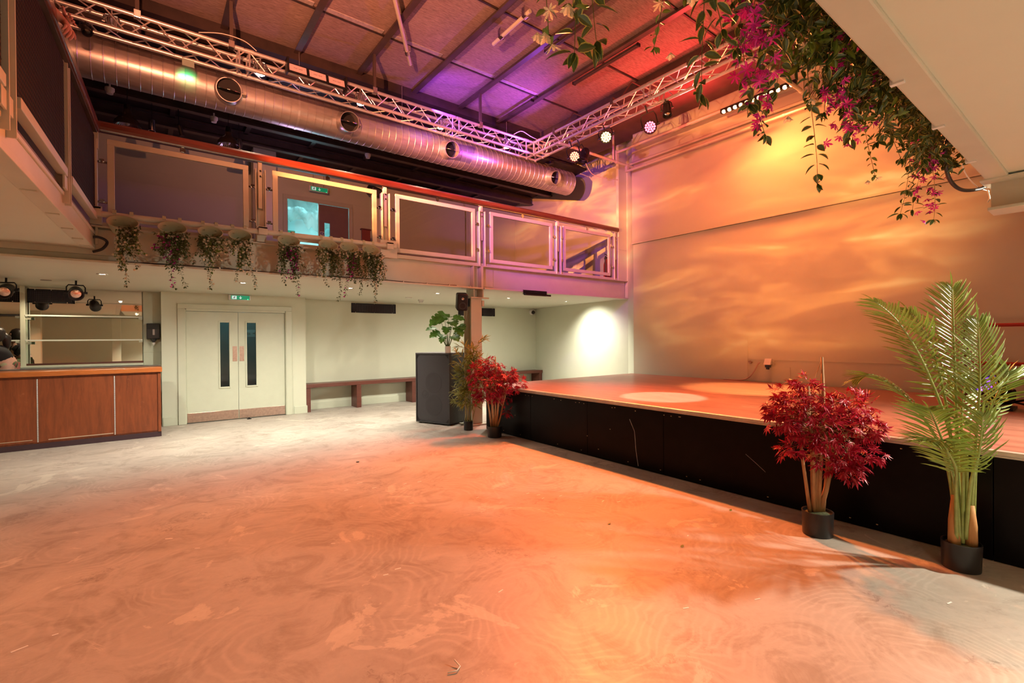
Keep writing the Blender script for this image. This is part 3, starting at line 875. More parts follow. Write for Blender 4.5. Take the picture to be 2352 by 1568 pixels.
MB().lathe([(.065,0),(.065,-.022),(.055,-.03)], (4.776,9.506,2.36), 20).build('base', M_white, t, smooth='auto')
MB().lathe([(.042,-.03),(.046,-.05),(.036,-.07),(0,-.072)], (4.776,9.506,2.36), 20).build('sensor', M_white, t, smooth='auto')
t = thing('security_camera', 'white dome security camera high in the back right corner', 'security camera', (8.93,10.69,2.27))
c = V((8.93,10.67,2.262)); M = aim((-.5,-1,-.2))
MB().lathe([(.085,-.05),(.09,0),(.07,.04),(.04,.055)], c, 24, M).build('housing', M_white, t, smooth=True)
MB().lathe([(.056,.035),(.05,.07),(.025,.09),(0,.095)], c+V((.0,-.01,0)), 20, aim((-.1,-1,-.35))).build('dome', M_blackp, t, smooth=True)
MB().lathe([(.02,.0),(.015,.01),(0,.012)], c+aim((-.1,-1,-.35))@V((.01,.01,.088)), 12, aim((-.1,-1,-.35))).build('lens', M_chrome, t, smooth=True)

def mesh_bracket():
    t = thing('mesh_tray', 'black perforated metal tray clipped under the lilac beam flange', 'tray', (5.69,6.75,2.34))
    m = MB()
    for k in range(30):
        x = 5.41+.555*k/29
        m.box(x-.004,x+.004,6.70,6.71,2.30,2.375)
        m.box(x-.006,x+.002,6.62,6.63,2.275,2.30)
    for z in (2.30,2.322,2.346,2.37): m.box(5.40,5.97,6.698,6.712,z-.003,z+.004)
    m.box(5.385,5.985,6.60,6.71,2.296,2.302); m.box(5.385,5.985,6.60,6.606,2.27,2.302)
    m.build('tray', M_black, t)
    MB().box(5.42,5.96,6.706,6.714,2.28,2.372).build('backing', M_black, t)
mesh_bracket()

def wall_speaker():
    t = thing('wall_speaker', 'small black speaker tilted on the left side of the steel column', 'speaker', (4.2,6.85,2.12))
    c = V((4.20,6.86,2.12)); fwd = V((-.35,-.88,-.30)).normalized()
    M = fwd.to_track_quat('Y','Z').to_matrix()
    MB().obox(c, .185, .19, .285, M).build('cabinet', M_black, t, bevel=.03, seg=3)
    f = c + fwd*.097
    MB().lathe([(.062,0),(.055,.006),(.03,-.012),(.0,-.004)], f+M@V((0,0,-.05)), 20, aim(fwd)).build('woofer', M_blackp, t, smooth=True)
    tag(MB().lathe([(.024,0),(.02,.008),(0,.012)], f+M@V((0,0,.07)), 16, aim(fwd)).build('tweeter', M_chrome, t, smooth=True), 'bright round tweeter')
    MB().lathe([(.016,0),(.012,-.004),(0,-.004)], f+M@V((-.055,0,.05)), 12, aim(fwd)).build('port', M_blackp, t)
    MB().cyl(c-fwd*.09, (4.40,7.0,2.13), .014, n=8).box(4.385,4.415,6.95,7.06,2.05,2.22).build('bracket', M_black, t)
    MB().tube([(4.41,7.0,2.0),(4.37,6.98,1.9),(4.33,6.96,1.82)], .003, 5).build('tail_cable', M_wcable, t)
wall_speaker()

# ------------------------------------------------------------------ big loudspeaker on the floor
def loudspeaker():
    FL, FR = V((3.80,7.80,0)), V((4.098,7.113,0))
    u = (FR-FL).normalized(); w = (FR-FL).length; n = V((u.y,-u.x,0))   # out of the front
    if n.dot(V((-1,-.4,0))) < 0: n = -n
    bk = -n; D = .50; H = 1.245
    M = Matrix((u, bk, V((0,0,1)))).transposed()
    c = (FL+FR)/2
    t = thing('loudspeaker', 'tall black two-woofer loudspeaker standing beside the column', 'speaker', c)
    m = MB(); q = lambda a,b,z: c + u*a + bk*b + V((0,0,z))
    th = .022
    def blk(a0,a1,b0,b1,z0,z1):
        P = [q(a,b,z) for z in (z0,z1) for a,b in ((a0,b0),(a1,b0),(a1,b1),(a0,b1))]
        return P, [(0,3,2,1),(4,5,6,7),(0,1,5,4),(1,2,6,5),(2,3,7,6),(3,0,4,7)]
    for bb in ((-w/2,w/2,.03,D,.02,H),(-w/2,-w/2+th,0,.04,.02,H),(w/2-th,w/2,0,.04,.02,H),(-w/2,w/2,0,.04,H-th,H),(-w/2,w/2,0,.04,.02,.02+th)):
        m.add(*blk(*bb))
    m.build('cabinet', mat('speaker_carpet_black', (.022,.02,.021), .55, var=.3, vscale=30, bump=.3, bscale=200), t, bevel=.004)
    g = NT('speaker_grille'); wv = g.node('ShaderNodeTexWave', wave_type='BANDS', bands_direction='Z'); wv.inputs['Scale'].default_value = 28
    g.link(g.coord(), wv.inputs['Vector'])
    g.set(Base_Color=g.ramp(wv.outputs['Fac'], [(.2,(.016,.015,.018)),(.8,(.04,.037,.042))]), Roughness=.55)
    m = MB(); m.add(*blk(-w/2+th,w/2-th,.012,.03,.045,H-th-.002)); m.build('grille', g.m, t)
    for z, r in ((.33,.185),(.73,.185),(.52,.075)):
        a = .02 if r > .1 else -.17
        mm = MB(); mm.lathe([(r,.0),(r*.97,.0006),(r*.85,.0008),(r*.83,.0002),(r*.4,.0002),(r*.38,.0006),(0,.0008)], q(a,.011,z), 36, aim(n)); mm.build('woofer_outline', mat('woofer_ring_black', (.021,.019,.0225), .55), t, smooth=True)  # rings mark the woofers behind the grille, close to its own tone
    m = MB()
    for sa in (-1,1):
        for z, sz in ((H-th,-1),(.045,1)):
            m.add([q(sa*(w/2-th),.01,z), q(sa*(w/2-th-.075),.01,z), q(sa*(w/2-th),.01,z+sz*.085)], [(0,1,2)])
    m.build('grille_corner', M_black, t)
    m = MB()
    for a in (-w/2+.06,w/2-.06):
        for b in (.06,D-.06): m.cyl(q(a,b,0),q(a,b,.02),.02,n=10)
    m.build('foot', M_black, t)
    m = MB().add(*blk(-w/2,w/2,0,D,H,H+.008)); m.build('top_edge', mat('worn_grey_edge', (.16,.14,.15), .4), t)
    return c, u, bk, H+.008
SPK = loudspeaker()

# ------------------------------------------------------------------ stage
def stage():
    t = thing('stage', 'low stage with red-brown board floor and black skirting', 'stage', (6.3,2,0))
    MB().box(4.47, 8.18, -3.3, 6.5, .69, .735).build('floor_boards', M_stage, t)
    MB().box(4.56, 8.1, -3.3, 6.44, 0, .69).build('frame', M_black, t)
    tag(MB().box(4.418, 4.475, -3.3, 6.51, .708, .738).box(4.428, 4.44, -3.3, 6.51, .692, .71).build('metal_nosing', mat('worn_metal_nosing', (.56,.50,.43), .4, .5, var=.12, vscale=9), t, bevel=.008), 'worn bare metal edge trim')
    ys = [6.5, 5.35, 4.219, 3.093, 1.593, .557, -.6, -1.75, -3.3]
    sk = mat('stage_skirting_black', (.0032,.0022,.0024), .34, var=.5, vscale=5, spec=.10)
    for a, b in zip(ys[:-1], ys[1:]):
        MB().box(4.435, 4.452, b+.003, a-.003, .004, .69).build('skirting_panel', sk, t)
    MB().box(4.44, 8.1, 6.485, 6.5, .004, .69).build('skirting_panel', sk, t)
    r = random.Random(3); m = MB()
    for k in range(46):
        y = r.uniform(-.6,6.3); z = r.choice([.655,.655,.66,.05,r.uniform(.08,.6)])
        m.box(4.431,4.436,y-.006,y+.006,z-.003,z+.003)
    tag(m.build('staple', mat('brass_staple', (.6,.45,.25), .4, .5), t), 'small bright staples in the black skirting')
    m = MB(); m.tube([(4.434,3.55,.55),(4.434,3.48,.42),(4.434,3.46,.2),(4.434,3.43,.03)], .0035, 5); 
    m.tube([(4.434,2.2,.4),(4.434,2.1,.33),(4.434,2.02,.27)], .002, 4)
    tag(m.build('chalk_scuff', mat('chalky_grey', (.35,.35,.37), .7), t), 'pale scuff marks')
stage()

def panel_outline(x, y0, y1, z0, z1, lab):
    t = thing('access_panel', lab, 'panel', (x,(y0+y1)/2,z0))
    MB().box(x-.006, x, y0, y1, z0, z1).build('cover', M_wall, t, bevel=.002)
panel_outline(8.218, 4.03, 4.545, .738, 1.476, 'tall flush access panel low on the stage wall')
panel_outline(8.218, 3.35, 3.98, .738, 1.0, 'low flush cover plate below the socket on the stage wall')
structure('trim_41', MB().box(8.214, 8.22, -3.3, 4.0, 1.105, 1.112), M_sagetrim)
def stage_socket():
    t = thing('power_socket', 'white angled power socket with a dark plug on the stage wall', 'socket', (8.2,3.67,1.06))
    MB().prism([(8.218,1.13),(8.17,1.13),(8.12,1.03),(8.218,1.03)], 3.62, 3.73, 'y').build('housing', M_white, t, bevel=.006)
    MB().box(8.13,8.20,3.64,3.71,.985,1.03).cyl((8.16,3.675,.985),(8.15,3.675,.955),.026,n=14).build('plug', mat('blue_black_plug', (.02,.035,.07), .4), t, bevel=.004)
    MB().box(8.205,8.219,3.585,3.62,1.03,1.05).box(8.205,8.219,3.585,3.62,1.08,1.10).build('lug', M_steel, t)
stage_socket()
t = thing('pipe_stub', 'pair of small brass pipe stubs left of the stage wall socket', 'pipe', (8.2,3.97,1.06))
MB().cyl((8.219,3.96,1.06),(8.15,3.96,1.05),.012,n=10).cyl((8.219,3.99,1.075),(8.16,3.99,1.07),.010,n=10).cyl((8.15,3.96,1.035),(8.15,3.96,1.075),.016,n=10).build('stub', M_brass, t)
o = MB().tube(curve([(8.20,3.82,1.062),(8.19,3.85,1.03),(8.19,3.90,.93),(8.19,3.98,.82),(8.18,4.10,.755),(8.17,4.3,.745),(8.17,4.44,.745)]),.010, 8).build('wall_cable', mat('pinkish_cable', (.5,.36,.3), .5), smooth=True)
tag(o, 'pale cable drooping from a hole down to the stage below the wall socket', 'cable')

def red_rail():
    t = thing('stage_barrier', 'red two-bar barrier rail on the stage behind the palm', 'railing', (8,.2,.735))
    for z in (1.616, 1.158): MB().cyl((8.0,1.23,z),(8.0,-1.6,z),.021,n=12).build('bar', M_red, t, smooth='auto')
    for y in (1.25,-1.6): MB().box(7.975,8.025,y-.02,y+.02,.735,1.66).build('post', mat('dark_red_post', (.12,.015,.015), .45), t)
red_rail()
def floor_lamp():
    p = V((7.0,.86,.92))
    t = stage_can(p,(-.6,.35,.45),.115,.36,'black stage lamp lying on the stage floor behind the palm',None,emit('violet_lens',(.25,.06,1),3),top=p+V((.0,-.01,-.17)),name='floor_par_lamp',cat='stage lamp')
    MB().box(6.84,7.16,.72,1.0,.735,.76).build('base', M_black, t, bevel=.004)
    o = MB().tube([(7.1,.75,.80),(7.05,.62,.85),(7.0,.52,.78),(6.9,.45,.75),(6.85,.3,.745),(6.95,.1,.745)], .012, 8).tube(curve([(7.1,.73,.80),(7.2,.6,.76),(7.1,.45,.745),(7.2,.2,.745)]),.010, 8).build('lamp_cable', M_rope, smooth=True)
    tag(o, 'loose black cables trailing from the stage floor lamp', 'cable')
    o = MB().tube(curve([(7.15,.62,.88),(7.1,.56,.93),(7.05,.52,.92),(7.07,.58,.87),(7.15,.62,.86)]),.006, 6).build('safety_loop', mat('red_cord', (.6,.06,.05), .5), smooth=True)
    tag(o, 'small red safety cord loop beside the stage floor lamp', 'cord')
floor_lamp()

# ------------------------------------------------------------------ ventilation duct
DY, DZC, DR = 8.1, 5.13, .265
def duct():
    t = thing('ventilation_duct', 'long round galvanised spiral duct above the balcony', 'duct', (3,DY,DZC))
    dm = NT('galvanised_duct'); v = dm.coord((1,5,5))
    dm.set(Base_Color=dm.ramp(dm.noise(v,3,5), [(.3,(.50,.47,.45)),(.7,(.72,.69,.66))]), Metallic=.72, Roughness=dm.ramp(dm.noise(dm.coord(),2,4), [(.3,(.30,.30,.30)),(.7,(.44,.44,.44))]))
    dm.bump(dm.noise(dm.coord((1,3,3)),16,4), .05, .01)
    M = aim((1,0,0))
    prof = []; x = -2.6
    while x < 7.88:
        prof += [(DR,x),(DR,x+.108),(DR+.004,x+.112),(DR+.004,x+.118)]; x += .122
    prof += [(DR,7.9),(DR*.97,7.915),(0,7.915)]
    MB().lathe(prof, (0,DY,DZC), 56, M).build('pipe', dm.m, t, smooth='auto')
    d = V((0,-.96,-.28)).normalized()
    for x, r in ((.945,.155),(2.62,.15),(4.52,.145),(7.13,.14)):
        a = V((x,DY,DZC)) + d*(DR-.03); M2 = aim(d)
        L = .20 if x > 2 else .13
        sp = MB().lathe([(r*1.18,0),(r*1.1,.03),(r,.05),(r,L),(r*1.03,L),(r*1.03,L+.012),(r*.97,L+.012),(r*.96,.0)], a, 32, M2).build('spigot', dm.m, t, smooth='auto')
        MB().disc(a+d*.05, r*.97, d, 28).build('opening', mat('duct_hole_dark', (.012,.010,.010), .7), sp)  # near-black disc paints the shade inside the open spigot
        b = MB(); b.lathe([(0,0),(r*.94,0),(r*.94,.004),(0,.004)], a+d*(L*.7), 28, aim(V((0,.35,-1)))); b.build('damper_blade', M_chrome, sp)
        MB().cyl(a+d*L*.7+V((r,0,0)), a+d*L*.7+V((r+.05,0,0)), .013, n=8).box(x+r+.03,x+r+.06,a.y-.10-.03,a.y-.03,a.z-.05,a.z-.01).build('damper_lever', M_steel, sp)
    m = MB()
    for x in (-.8, 1.9, 3.6, 5.9):
        for k in range(24):
            pass
        m.lathe([(DR+.006,-.015),(DR+.007,-.015),(DR+.007,.015),(DR+.006,.015)], (x,DY,DZC), 40, M)
        m.cyl((x,DY+.27,DZC+.1),(x,DY+.27,CZ-.34),.005,n=5).cyl((x,DY-.27,DZC+.1),(x,DY-.27,CZ-.05),.003,n=5)
    m.build('hanger_strap', M_alu, t)
duct()

# ------------------------------------------------------------------ lighting truss
TY, TZ, TX, TS = 7.2, 5.13, 6.10, .23
def truss(name, a, b, lab, plates):
    """square lattice truss: a = start corner (near, low), b = end; s = sideways step"""
    a, b = V(a), V(b); d = (b-a).normalized(); L = (b-a).length
    side = V((0,1,0)) if abs(d.x) > .5 else V((1,0,0)); up = V((0,0,1))
    t = thing(name, lab, 'truss', (a+b)/2)
    o = [V((0,0,0)), side*TS, up*TS, side*TS+up*TS]
    for q in o: MB().cyl(a+q, b+q, .025, n=12).build('chord', M_alu, t, smooth='auto')
    m = MB(); step = .25; n = int(L/step)
    faces = [(o[0],o[1]),(o[0],o[2]),(o[1],o[3]),(o[2],o[3])]
    for fi, (p, q) in enumerate(faces):
        for k in range(n):
            s0, s1 = (p,q) if (k+fi) % 2 == 0 else (q,p)
            m.cyl(a+d*(k*step+.02)+s0, a+d*((k+1)*step-.02)+s1, .008, n=6, cap=False)
    m.build('lattice', M_alu, t, smooth='auto')
    for x in plates:
        m = MB(); c = a+d*x
        for p, q in faces: m.cyl(c+p, c+q, .012, n=6)
        for q in o: m.cyl(c+q-d*.05, c+q+d*.05, .030, n=10)
        m.build('coupler', M_alu, t)
    return t
truss('lattice_truss', (-2.4,TY,TZ), (TX-.02,TY,TZ), 'square aluminium lattice truss running across in front of the duct', (1.55,3.4,3.52,6.65,6.78,8.3))
truss('lattice_truss', (TX,TY-.02,TZ), (TX,-1.4,TZ), 'square aluminium lattice truss running towards the camera over the stage edge', (.12,2.6,2.72,5.2))
t = thing('truss_corner', 'aluminium corner block joining the two trusses', 'truss corner', (TX,TY,TZ))
m = MB()
for dx in (0,TS):
    for dy in (0,TS):
        m.cyl((TX+dx,TY+dy,TZ-.03),(TX+dx,TY+dy,TZ+TS+.03),.022,n=10)
for z in (TZ,TZ+TS):
    m.cyl((TX,TY,z),(TX+TS,TY,z),.024,n=10).cyl((TX,TY+TS,z),(TX+TS,TY+TS,z),.024,n=10).cyl((TX,TY,z),(TX,TY+TS,z),.024,n=10).cyl((TX+TS,TY,z),(TX+TS,TY+TS,z),.024,n=10)
m.build('block', M_alu, t, smooth='auto')
# hangers from the roof
M_hang = mat('hanger_steel', (.10,.075,.065), .45, .4)
for k, (x, y) in enumerate(((-.06,TY),(.91,TY),(2.85,TY),(4.83,TY))):
    t = thing('truss_hanger', ('hanger rod at the far left end of the back truss','hanger rod left of the first lit truss lamp','hanger rod right of the framed light panels','hanger rod above the right half of the back truss')[k], 'hanger', (x,y,TZ+TS))
    MB().box(x-.02,x+.02,y-.02,y+.02,TZ+TS+.05,CZ-.05).build('drop_channel', M_hang, t)
    MB().box(x-.035,x+.035,y-.035,y+.035,TZ+TS-.03,TZ+TS+.06).build('clamp', M_chrome, t, bevel=.004)
for k, y in enumerate((6.6,5.2,3.8,2.4)):
    t = thing('truss_hanger', ('roof clamp nearest the truss corner on the side truss','roof clamp over the amber lamp on the side truss','roof clamp past the red lamp on the side truss','roof clamp of the side truss behind the hanging flowers')[k], 'hanger', (TX,y,TZ+TS))
    MB().cyl((TX+.1,y,TZ+TS),(TX+.5,y,CZ-.14),.012,n=8).cyl((TX+.5,y,CZ-.14),(TX+.88,y,CZ-.14),.012,n=8).build('drop_arm', M_hang, t)
    MB().box(TX-.03,TX+.05,y-.03,y+.03,TZ+TS-.03,TZ+TS+.07).build('clamp', M_hang, t, bevel=.004)
# lit lamps inside the back truss
M_hot = emit('lamp_filament', (1,.83,.62), 120)
first = None
for x, lab in ((1.267,'first lit chrome lamp in the back truss, left of the framed light panels'),(2.661,'second lit chrome lamp in the back truss, right of the framed light panels'),
               (4.068,'third lit chrome lamp in the back truss, above the third duct outlet'),(5.50,'lit chrome lamp in the back truss next to the corner block')):
    p = V((x, TY+.10, TZ+.10))
    if first is None: first = stage_can(p,(0,-.12,-1),.062,.17,lab,'lit lamps in the back truss',M_hot,body=M_chrome,top=p+V((0,.0,.15)),name='truss_lamp',cat='lamp')
    else: copy_tree(first, p, None, lab)
for x, lab in ((-.30,'unlit chrome lamp near the far left end of the back truss'),):
    p = V((x, TY+.10, TZ+.10))
    stage_can(p,(0,-.12,-1),.062,.17,lab,None,M_reflector,body=M_chrome,top=p+V((0,0,.15)),name='truss_lamp',cat='lamp')
stage_can((-.52,TY,5.02),(.3,-.6,-1),.05,.12,'small unlit lamp clipped below the left end of the back truss',None,M_lensoff,top=(-.52,TY,TZ),name='truss_lamp',cat='lamp')

def light_panels():
    t = thing('framed_light_panels', 'row of three dark-framed pale light panels clipped to the top of the back truss', 'light panel', (1.97,7.08,5.27))
    M = rotx(radians(-18))
    pm = mat('frosted_panel', (.62,.5,.52), .25, var=.03)
    for k in range(3):
        x = 1.70+.265*k; c = V((x,7.09,5.265-.01*k*.3))
        f = MB().obox(c,.265,.025,.15,M).build('frame', M_black, t, bevel=.003)
        MB().obox(c+M@V((0,-.0145,0)),.225,.004,.11,M).build('panel', pm, f)
        w = MB()
        for q in range(9):
            if q == 4: continue
            w.obox(c+M@V((-.052+.013*q,-.0175,.0)),.008,.002,.010,M)
        w.build('lettering', mat('faint_ink', (.2,.14,.15), .5), f)
    MB().box(1.56,1.585,7.07,7.2,5.2,5.4).box(2.36,2.385,7.07,7.2,5.18,5.38).build('end_bracket', M_black, t)
light_panels()
o = MB().box(.385,.515,7.405,7.42,5.03,5.12).build('laser_box', mat('green_lit_box', (.3,.4,.33), .5))
tag(o, 'small pale box behind the left part of the back truss, above the green glow', 'box')
tag(MB().tube(curve([(.55,7.2,5.40),(.8,7.18,5.47),(1.05,7.16,5.46),(1.2,7.16,5.38)]),.006,6).build('truss_cable', M_wcable, smooth=True), 'pale cable arching above the left part of the back truss', 'cable')
tag(MB().tube(curve([(5.6,7.2,5.40),(5.75,7.15,5.48),(5.95,7.12,5.42),(6.12,7.12,5.40)]),.007,6).build('truss_cable', M_wcable, smooth=True), 'white cable looping over the back truss next to the corner', 'cable')

# coloured LED cans on the side truss
M_redled = emit('red_led', (1,.16,.09), 7); M_amberled = emit('amber_led', (1,.55,.18), 8); M_pinkled = emit('crimson_led', (1,.10,.15), 7)
CAM = V((0,0,1.5))
def led(p, lab, lens, look=None, r=.105):
    p = V(p); d = (V(look) if look else V((.3,.9,.6))) - p
    stage_can(p, d, r, .22, lab, 'LED cans on the side truss', lens, top=(TX+.12 if abs(p.x-TX) < .5 else p.x, p.y, TZ), name='led_can', cat='stage lamp', beads=1)
led((6.35,6.323,4.887),'lit red LED can under the truss near the corner',M_redled)
led((6.30,5.51,4.96),'lit amber LED can on the side truss',M_amberled)
led((6.35,4.642,4.837),'lit crimson LED can, nearest the camera on the side truss',M_pinkled)
t = stage_can((6.42,6.15,4.86),(-.3,.2,-1),.10,.24,'dark unlit can hanging just behind the red LED can',None,M_lensoff,top=(6.3,6.2,5.13),name='led_can',cat='stage lamp')
stage_can((6.35,4.339,4.99),(-.2,-.2,-1),.07,.26,'unlit black can with a glinting lens on the side truss',None,M_chrome,top=(6.3,4.339,5.13),name='stage_can',cat='stage lamp')

def led_bar():
    t = thing('led_bar', 'glowing amber LED batten of round cells on the stage wall pipe', 'LED batten', (7.60,3.6,5.24))
    MB().box(7.57,7.63,3.0,4.16,5.20,5.27).build('housing', M_black, t, bevel=.004)
    lm = emit('amber_cell', (1,.55,.22), 8)
    n = V((-.75,-.1,-.65)).normalized()
    for k in range(12):
        c = V((7.578,3.06+1.04*k/11,5.21))
        MB().lathe([(.032,0),(.026,.012),(0,.018)], c, 14, aim(n)).build('cell', lm, t, smooth=True)
led_bar()
def wall_pipes():
    for (y0,y1,x,z,lab) in ((6.42,-1.2,7.65,5.28,'pale scaffold pipe carrying the LED batten'),(6.40,-1.2,8.05,5.12,'upper of two thin pipes close to the stage wall'),(6.44,2.85,7.98,4.97,'lower of two pipes close to the stage wall')):
        m = MB().cyl((x,y0,z),(x,y1,z),.024,n=12)
        t = thing('scaffold_pipe', lab, 'pipe', (x,(y0+y1)/2,z))
        m.build('tube', M_steel, t, smooth='auto')
        for k in range(4):
            y = y0-.5-1.3*k
            if y > y1: MB().cyl((x,y-.02,z),(x,y+.02,z),.029,n=12).build('collar', M_steel, t)
    for y, x0, lab in ((6.42,6.05,'lilac-lit cross pipe from the truss corner to the stage wall'),(2.95,6.05,'cross pipe to the stage wall partly hidden by the flowers')):
        t = thing('scaffold_pipe', lab, 'pipe', (7,y,5.12))
        MB().cyl((x0,y,5.09),(8.18,y,5.09),.026,n=12).build('tube', M_steel, t, smooth='auto')
        for x, z0, z1 in ((6.34,5.10,5.2),(7.65,5.08,5.31),(7.98,4.95,5.12)):
            MB().cyl((x-.035,y,5.09),(x+.035,y,5.09),.036,n=12).box(x-.03,x+.03,y-.03,y+.03,z0,z1).build('coupler', M_steel, t)
    t = thing('drop_pipe', 'short vertical drop pipe beside the amber LED can', 'pipe', (7.55,6.42,5.4))
    MB().cyl((7.55,6.42,5.1),(7.55,6.42,CZ-.3),.022,n=10).build('tube', M_steel, t, smooth='auto')
    tag(MB().tube(curve([(6.6,6.3,4.82),(7.0,6.5,4.74),(7.4,6.55,4.75),(7.9,6.6,4.82)]),.006,6).build('slack_wire', M_wcable, smooth=True), 'thin slack wire between the red LED can and the pier', 'wire')
wall_pipes()
def ceiling_tubes():
    z = CZ-.13
    t = thing('ceiling_tube', 'grey tube clamped below a roof batten, beside the white flowers', 'pipe', (4.06,5.3,z))
    MB().cyl((4.10,4.9,z),(4.12,5.78,z),.028,n=14).build('tube', M_steel, t, smooth='auto')
    m = MB()
    for y in (5.0,5.55): m.box(4.06,4.15,y-.03,y+.03,z-.03,z+.09); m.cyl((4.11,y-.035,z),(4.11,y+.035,z),.04,n=12)
    m.build('clamp', M_chrome, t)
    t = thing('ceiling_tube', 'bare tube slung diagonally under the roof boards', 'pipe', (2.9,6.3,z))
    a, b = V((2.45,5.60,z)), V((3.36,7.0,z))
    MB().cyl(a, b, .028, n=14).build('tube', M_steel, t, smooth='auto')
    c = a+(b-a)*.80; m = MB(); m.cyl(c-(b-a)*.03, c+(b-a)*.03, .04, n=12); m.box(c.x-.04,c.x+.04,c.y-.04,c.y+.04,z,CZ-.05)
    m.build('clamp', M_chrome, t)
    for k, (x, y0, y1, lab) in enumerate(((5.93,4.55,5.9,'loose dark lighting track beside a roof batten at the right'),(5.72,6.8,7.9,'short dark lighting track by the truss corner'),(4.93,4.7,5.5,'short dark lighting track clipped beside a roof batten'))):
        t = thing('lighting_track', lab, 'track', (x,(y0+y1)/2,CZ-.1))
        MB().box(x-.03,x+.03,y0,y1,CZ-.10,CZ-.063).box(x-.004,x+.004,y0,y1,CZ-.105,CZ-.10).build('rail', M_roofsteel, t)
        MB().box(x-.034,x+.034,y0-.02,y0,CZ-.105,CZ-.06).box(x-.034,x+.034,y1,y1+.02,CZ-.105,CZ-.06).build('end_cap', M_black, t)
ceiling_tubes()

# ------------------------------------------------------------------ upstairs, behind the balustrade
def upstairs():
    d = tag(MB().box(2.50,2.59,11.86,11.9,DZ,4.76).box(4.01,4.10,11.86,11.9,DZ,4.76).box(2.50,4.10,11.86,11.9,4.76,4.86).box(3.28,3.30,11.87,11.93,DZ,4.76).build('door_2', M_sagetrim, bevel=.004), kind='structure')
    m = MB()
    for a,b,c,e in ((3.30,3.42,DZ+.01,4.75),(3.55,4.0,DZ+.01,4.75),(3.42,3.55,DZ+.01,3.1),(3.42,3.55,4.32,4.75)): m.box(a,b,11.88,11.92,c,e)
    l = m.build('leaf', mat('plum_door', (.22,.15,.14), .45), d)
    MB().box(3.42,3.55,11.895,11.90,3.1,4.32).build('glass', glass_mat('clear_door_glass', (.9,.95,.95)), l)
    MB().box(3.31,3.34,11.86,11.88,3.55,3.85).build('push_plate', M_brass, l)
    m = MB()
    m.box(2.60,2.635,12.04,12.8,DZ+.01,4.75)
    m.build('open_leaf', mat('plum_door', (.22,.15,.14)), d)
    t = thing('fire_door_sign', 'small round blue sign on the edge of the upstairs door', 'sign', (3.36,11.88,4.05))
    MB().box(3.315,3.405,11.872,11.88,4.0,4.10).build('plate', M_white, t)
    MB().disc((3.36,11.869,4.05),.038,(0,-1,0)).build('disc', mat('sign_blue', (.02,.09,.35), .4), t)
    MB().box(3.35,3.37,11.864,11.868,4.025,4.075).build('symbol', M_white, t)
    t = thing('arrow_sign', 'green arrow sign on the turquoise corridor wall upstairs', 'sign', (2.96,13.88,4.2))
    MB().box(2.86,3.22,13.885,13.9,4.2,4.46).build('plate', M_signgreen, t)
    exit_glyph(13.885, 3.05, 4.33, .22, t, M_signwhite, 'right', False)
    for p, s, lab in (((-.215,9.5,4.86),1.0,'left bell-shaped factory pendant above the balcony rail'),((1.142,9.5,4.89),.96,'right bell-shaped factory pendant above the balcony rail')):
        t = thing('pendant_lamp', lab, 'pendant lamp', p, 'factory pendants upstairs'); x,y,z = p
        MB().lathe([(.045*s,.30*s),(.05*s,.20*s),(.07*s,.13*s),(.12*s,.09*s),(.165*s,.03*s),(.175*s,-.03*s),(.17*s,-.035*s),(.16*s,-.02*s),(.11*s,.07*s),(.03*s,.11*s)], p, 32).build('shade', mat('dark_enamel', (.05,.04,.035), .22, .6), t, smooth='auto')
        MB().lathe([(.162*s,-.022*s),(.12*s,.05*s),(.0,.09*s)], p, 28).build('reflector', M_chrome, t, smooth=True)
        MB().lathe([(.0,-.02),(.028,-.0),(.03,.04),(.018,.08)], p, 14).build('bulb', M_white, t, smooth=True)
        MB().cyl((x,y,z+.30*s),(x,y,5.42),.006,n=6).build('cord', M_rope, t)
    for p, lab in (((.091,9.85,5.05),'small chrome cylinder lamp right of the left pendant'),((1.349,9.85,5.04),'small chrome cylinder lamp behind the right pendant')):
        t = thing('cylinder_lamp', lab, 'lamp', p); x,y,z = p
        MB().lathe([(.0,.09),(.045,.09),(.048,.02),(.05,-.09),(.04,-.09),(.038,.0)], p, 20).build('can', M_chrome, t, smooth='auto')
        MB().cyl((x,y,z+.09),(x,y,5.42),.005,n=6).build('cord', M_rope, t)
    t = thing('track_spot', 'slim dark spot hanging upstairs between the two pendants', 'lamp', (.487,9.85,5.05))
    MB().cyl((.46,9.85,5.16),(.50,9.85,4.98),.035,n=14).build('can', M_black, t, smooth='auto')
    MB().cyl((.46,9.85,5.16),(.45,9.85,5.42),.008,n=6).build('stem', M_black, t)
    for p, lab in (((-.42,9.45,5.25),'white detector on the purlin by the left pendant'),((.95,9.7,5.28),'white detector on the purlin by the right pendant'),((3.739,9.85,5.33),'white smoke detector under the upstairs roof, above the door panel')):
        t = thing('smoke_detector', lab, 'smoke detector', p)
        MB().lathe([(0,.09),(.06,.09),(.06,.05),(.045,.03),(.04,0),(0,-.005)], p, 18).build('sensor', M_white, t, smooth='auto')
        MB().cyl(V(p)+V((0,0,.09)),(p[0],p[1],5.44),.012,n=8).build('stem', M_white, t)
    t = thing('bracket_speaker', 'dark rounded speaker on the upstairs wall above the door panel', 'speaker', (4.55,11.6,5.2))
    MB().obox((4.55,11.58,5.2),.36,.22,.24,rotz(.5)@rotx(.3)).build('cabinet', M_blackp, t, bevel=.05, seg=3)
    MB().cyl((4.55,11.62,5.25),(4.55,11.9,5.3),.02,n=8).build('bracket', M_black, t)
    t = thing('fire_extinguisher', 'red fire extinguisher standing behind the rightmost glass panel', 'fire extinguisher', (8.42,7.37,DZ))
    p = (8.42,7.37,DZ)
    er = mat('extinguisher_red', (.42,.012,.012), .3)
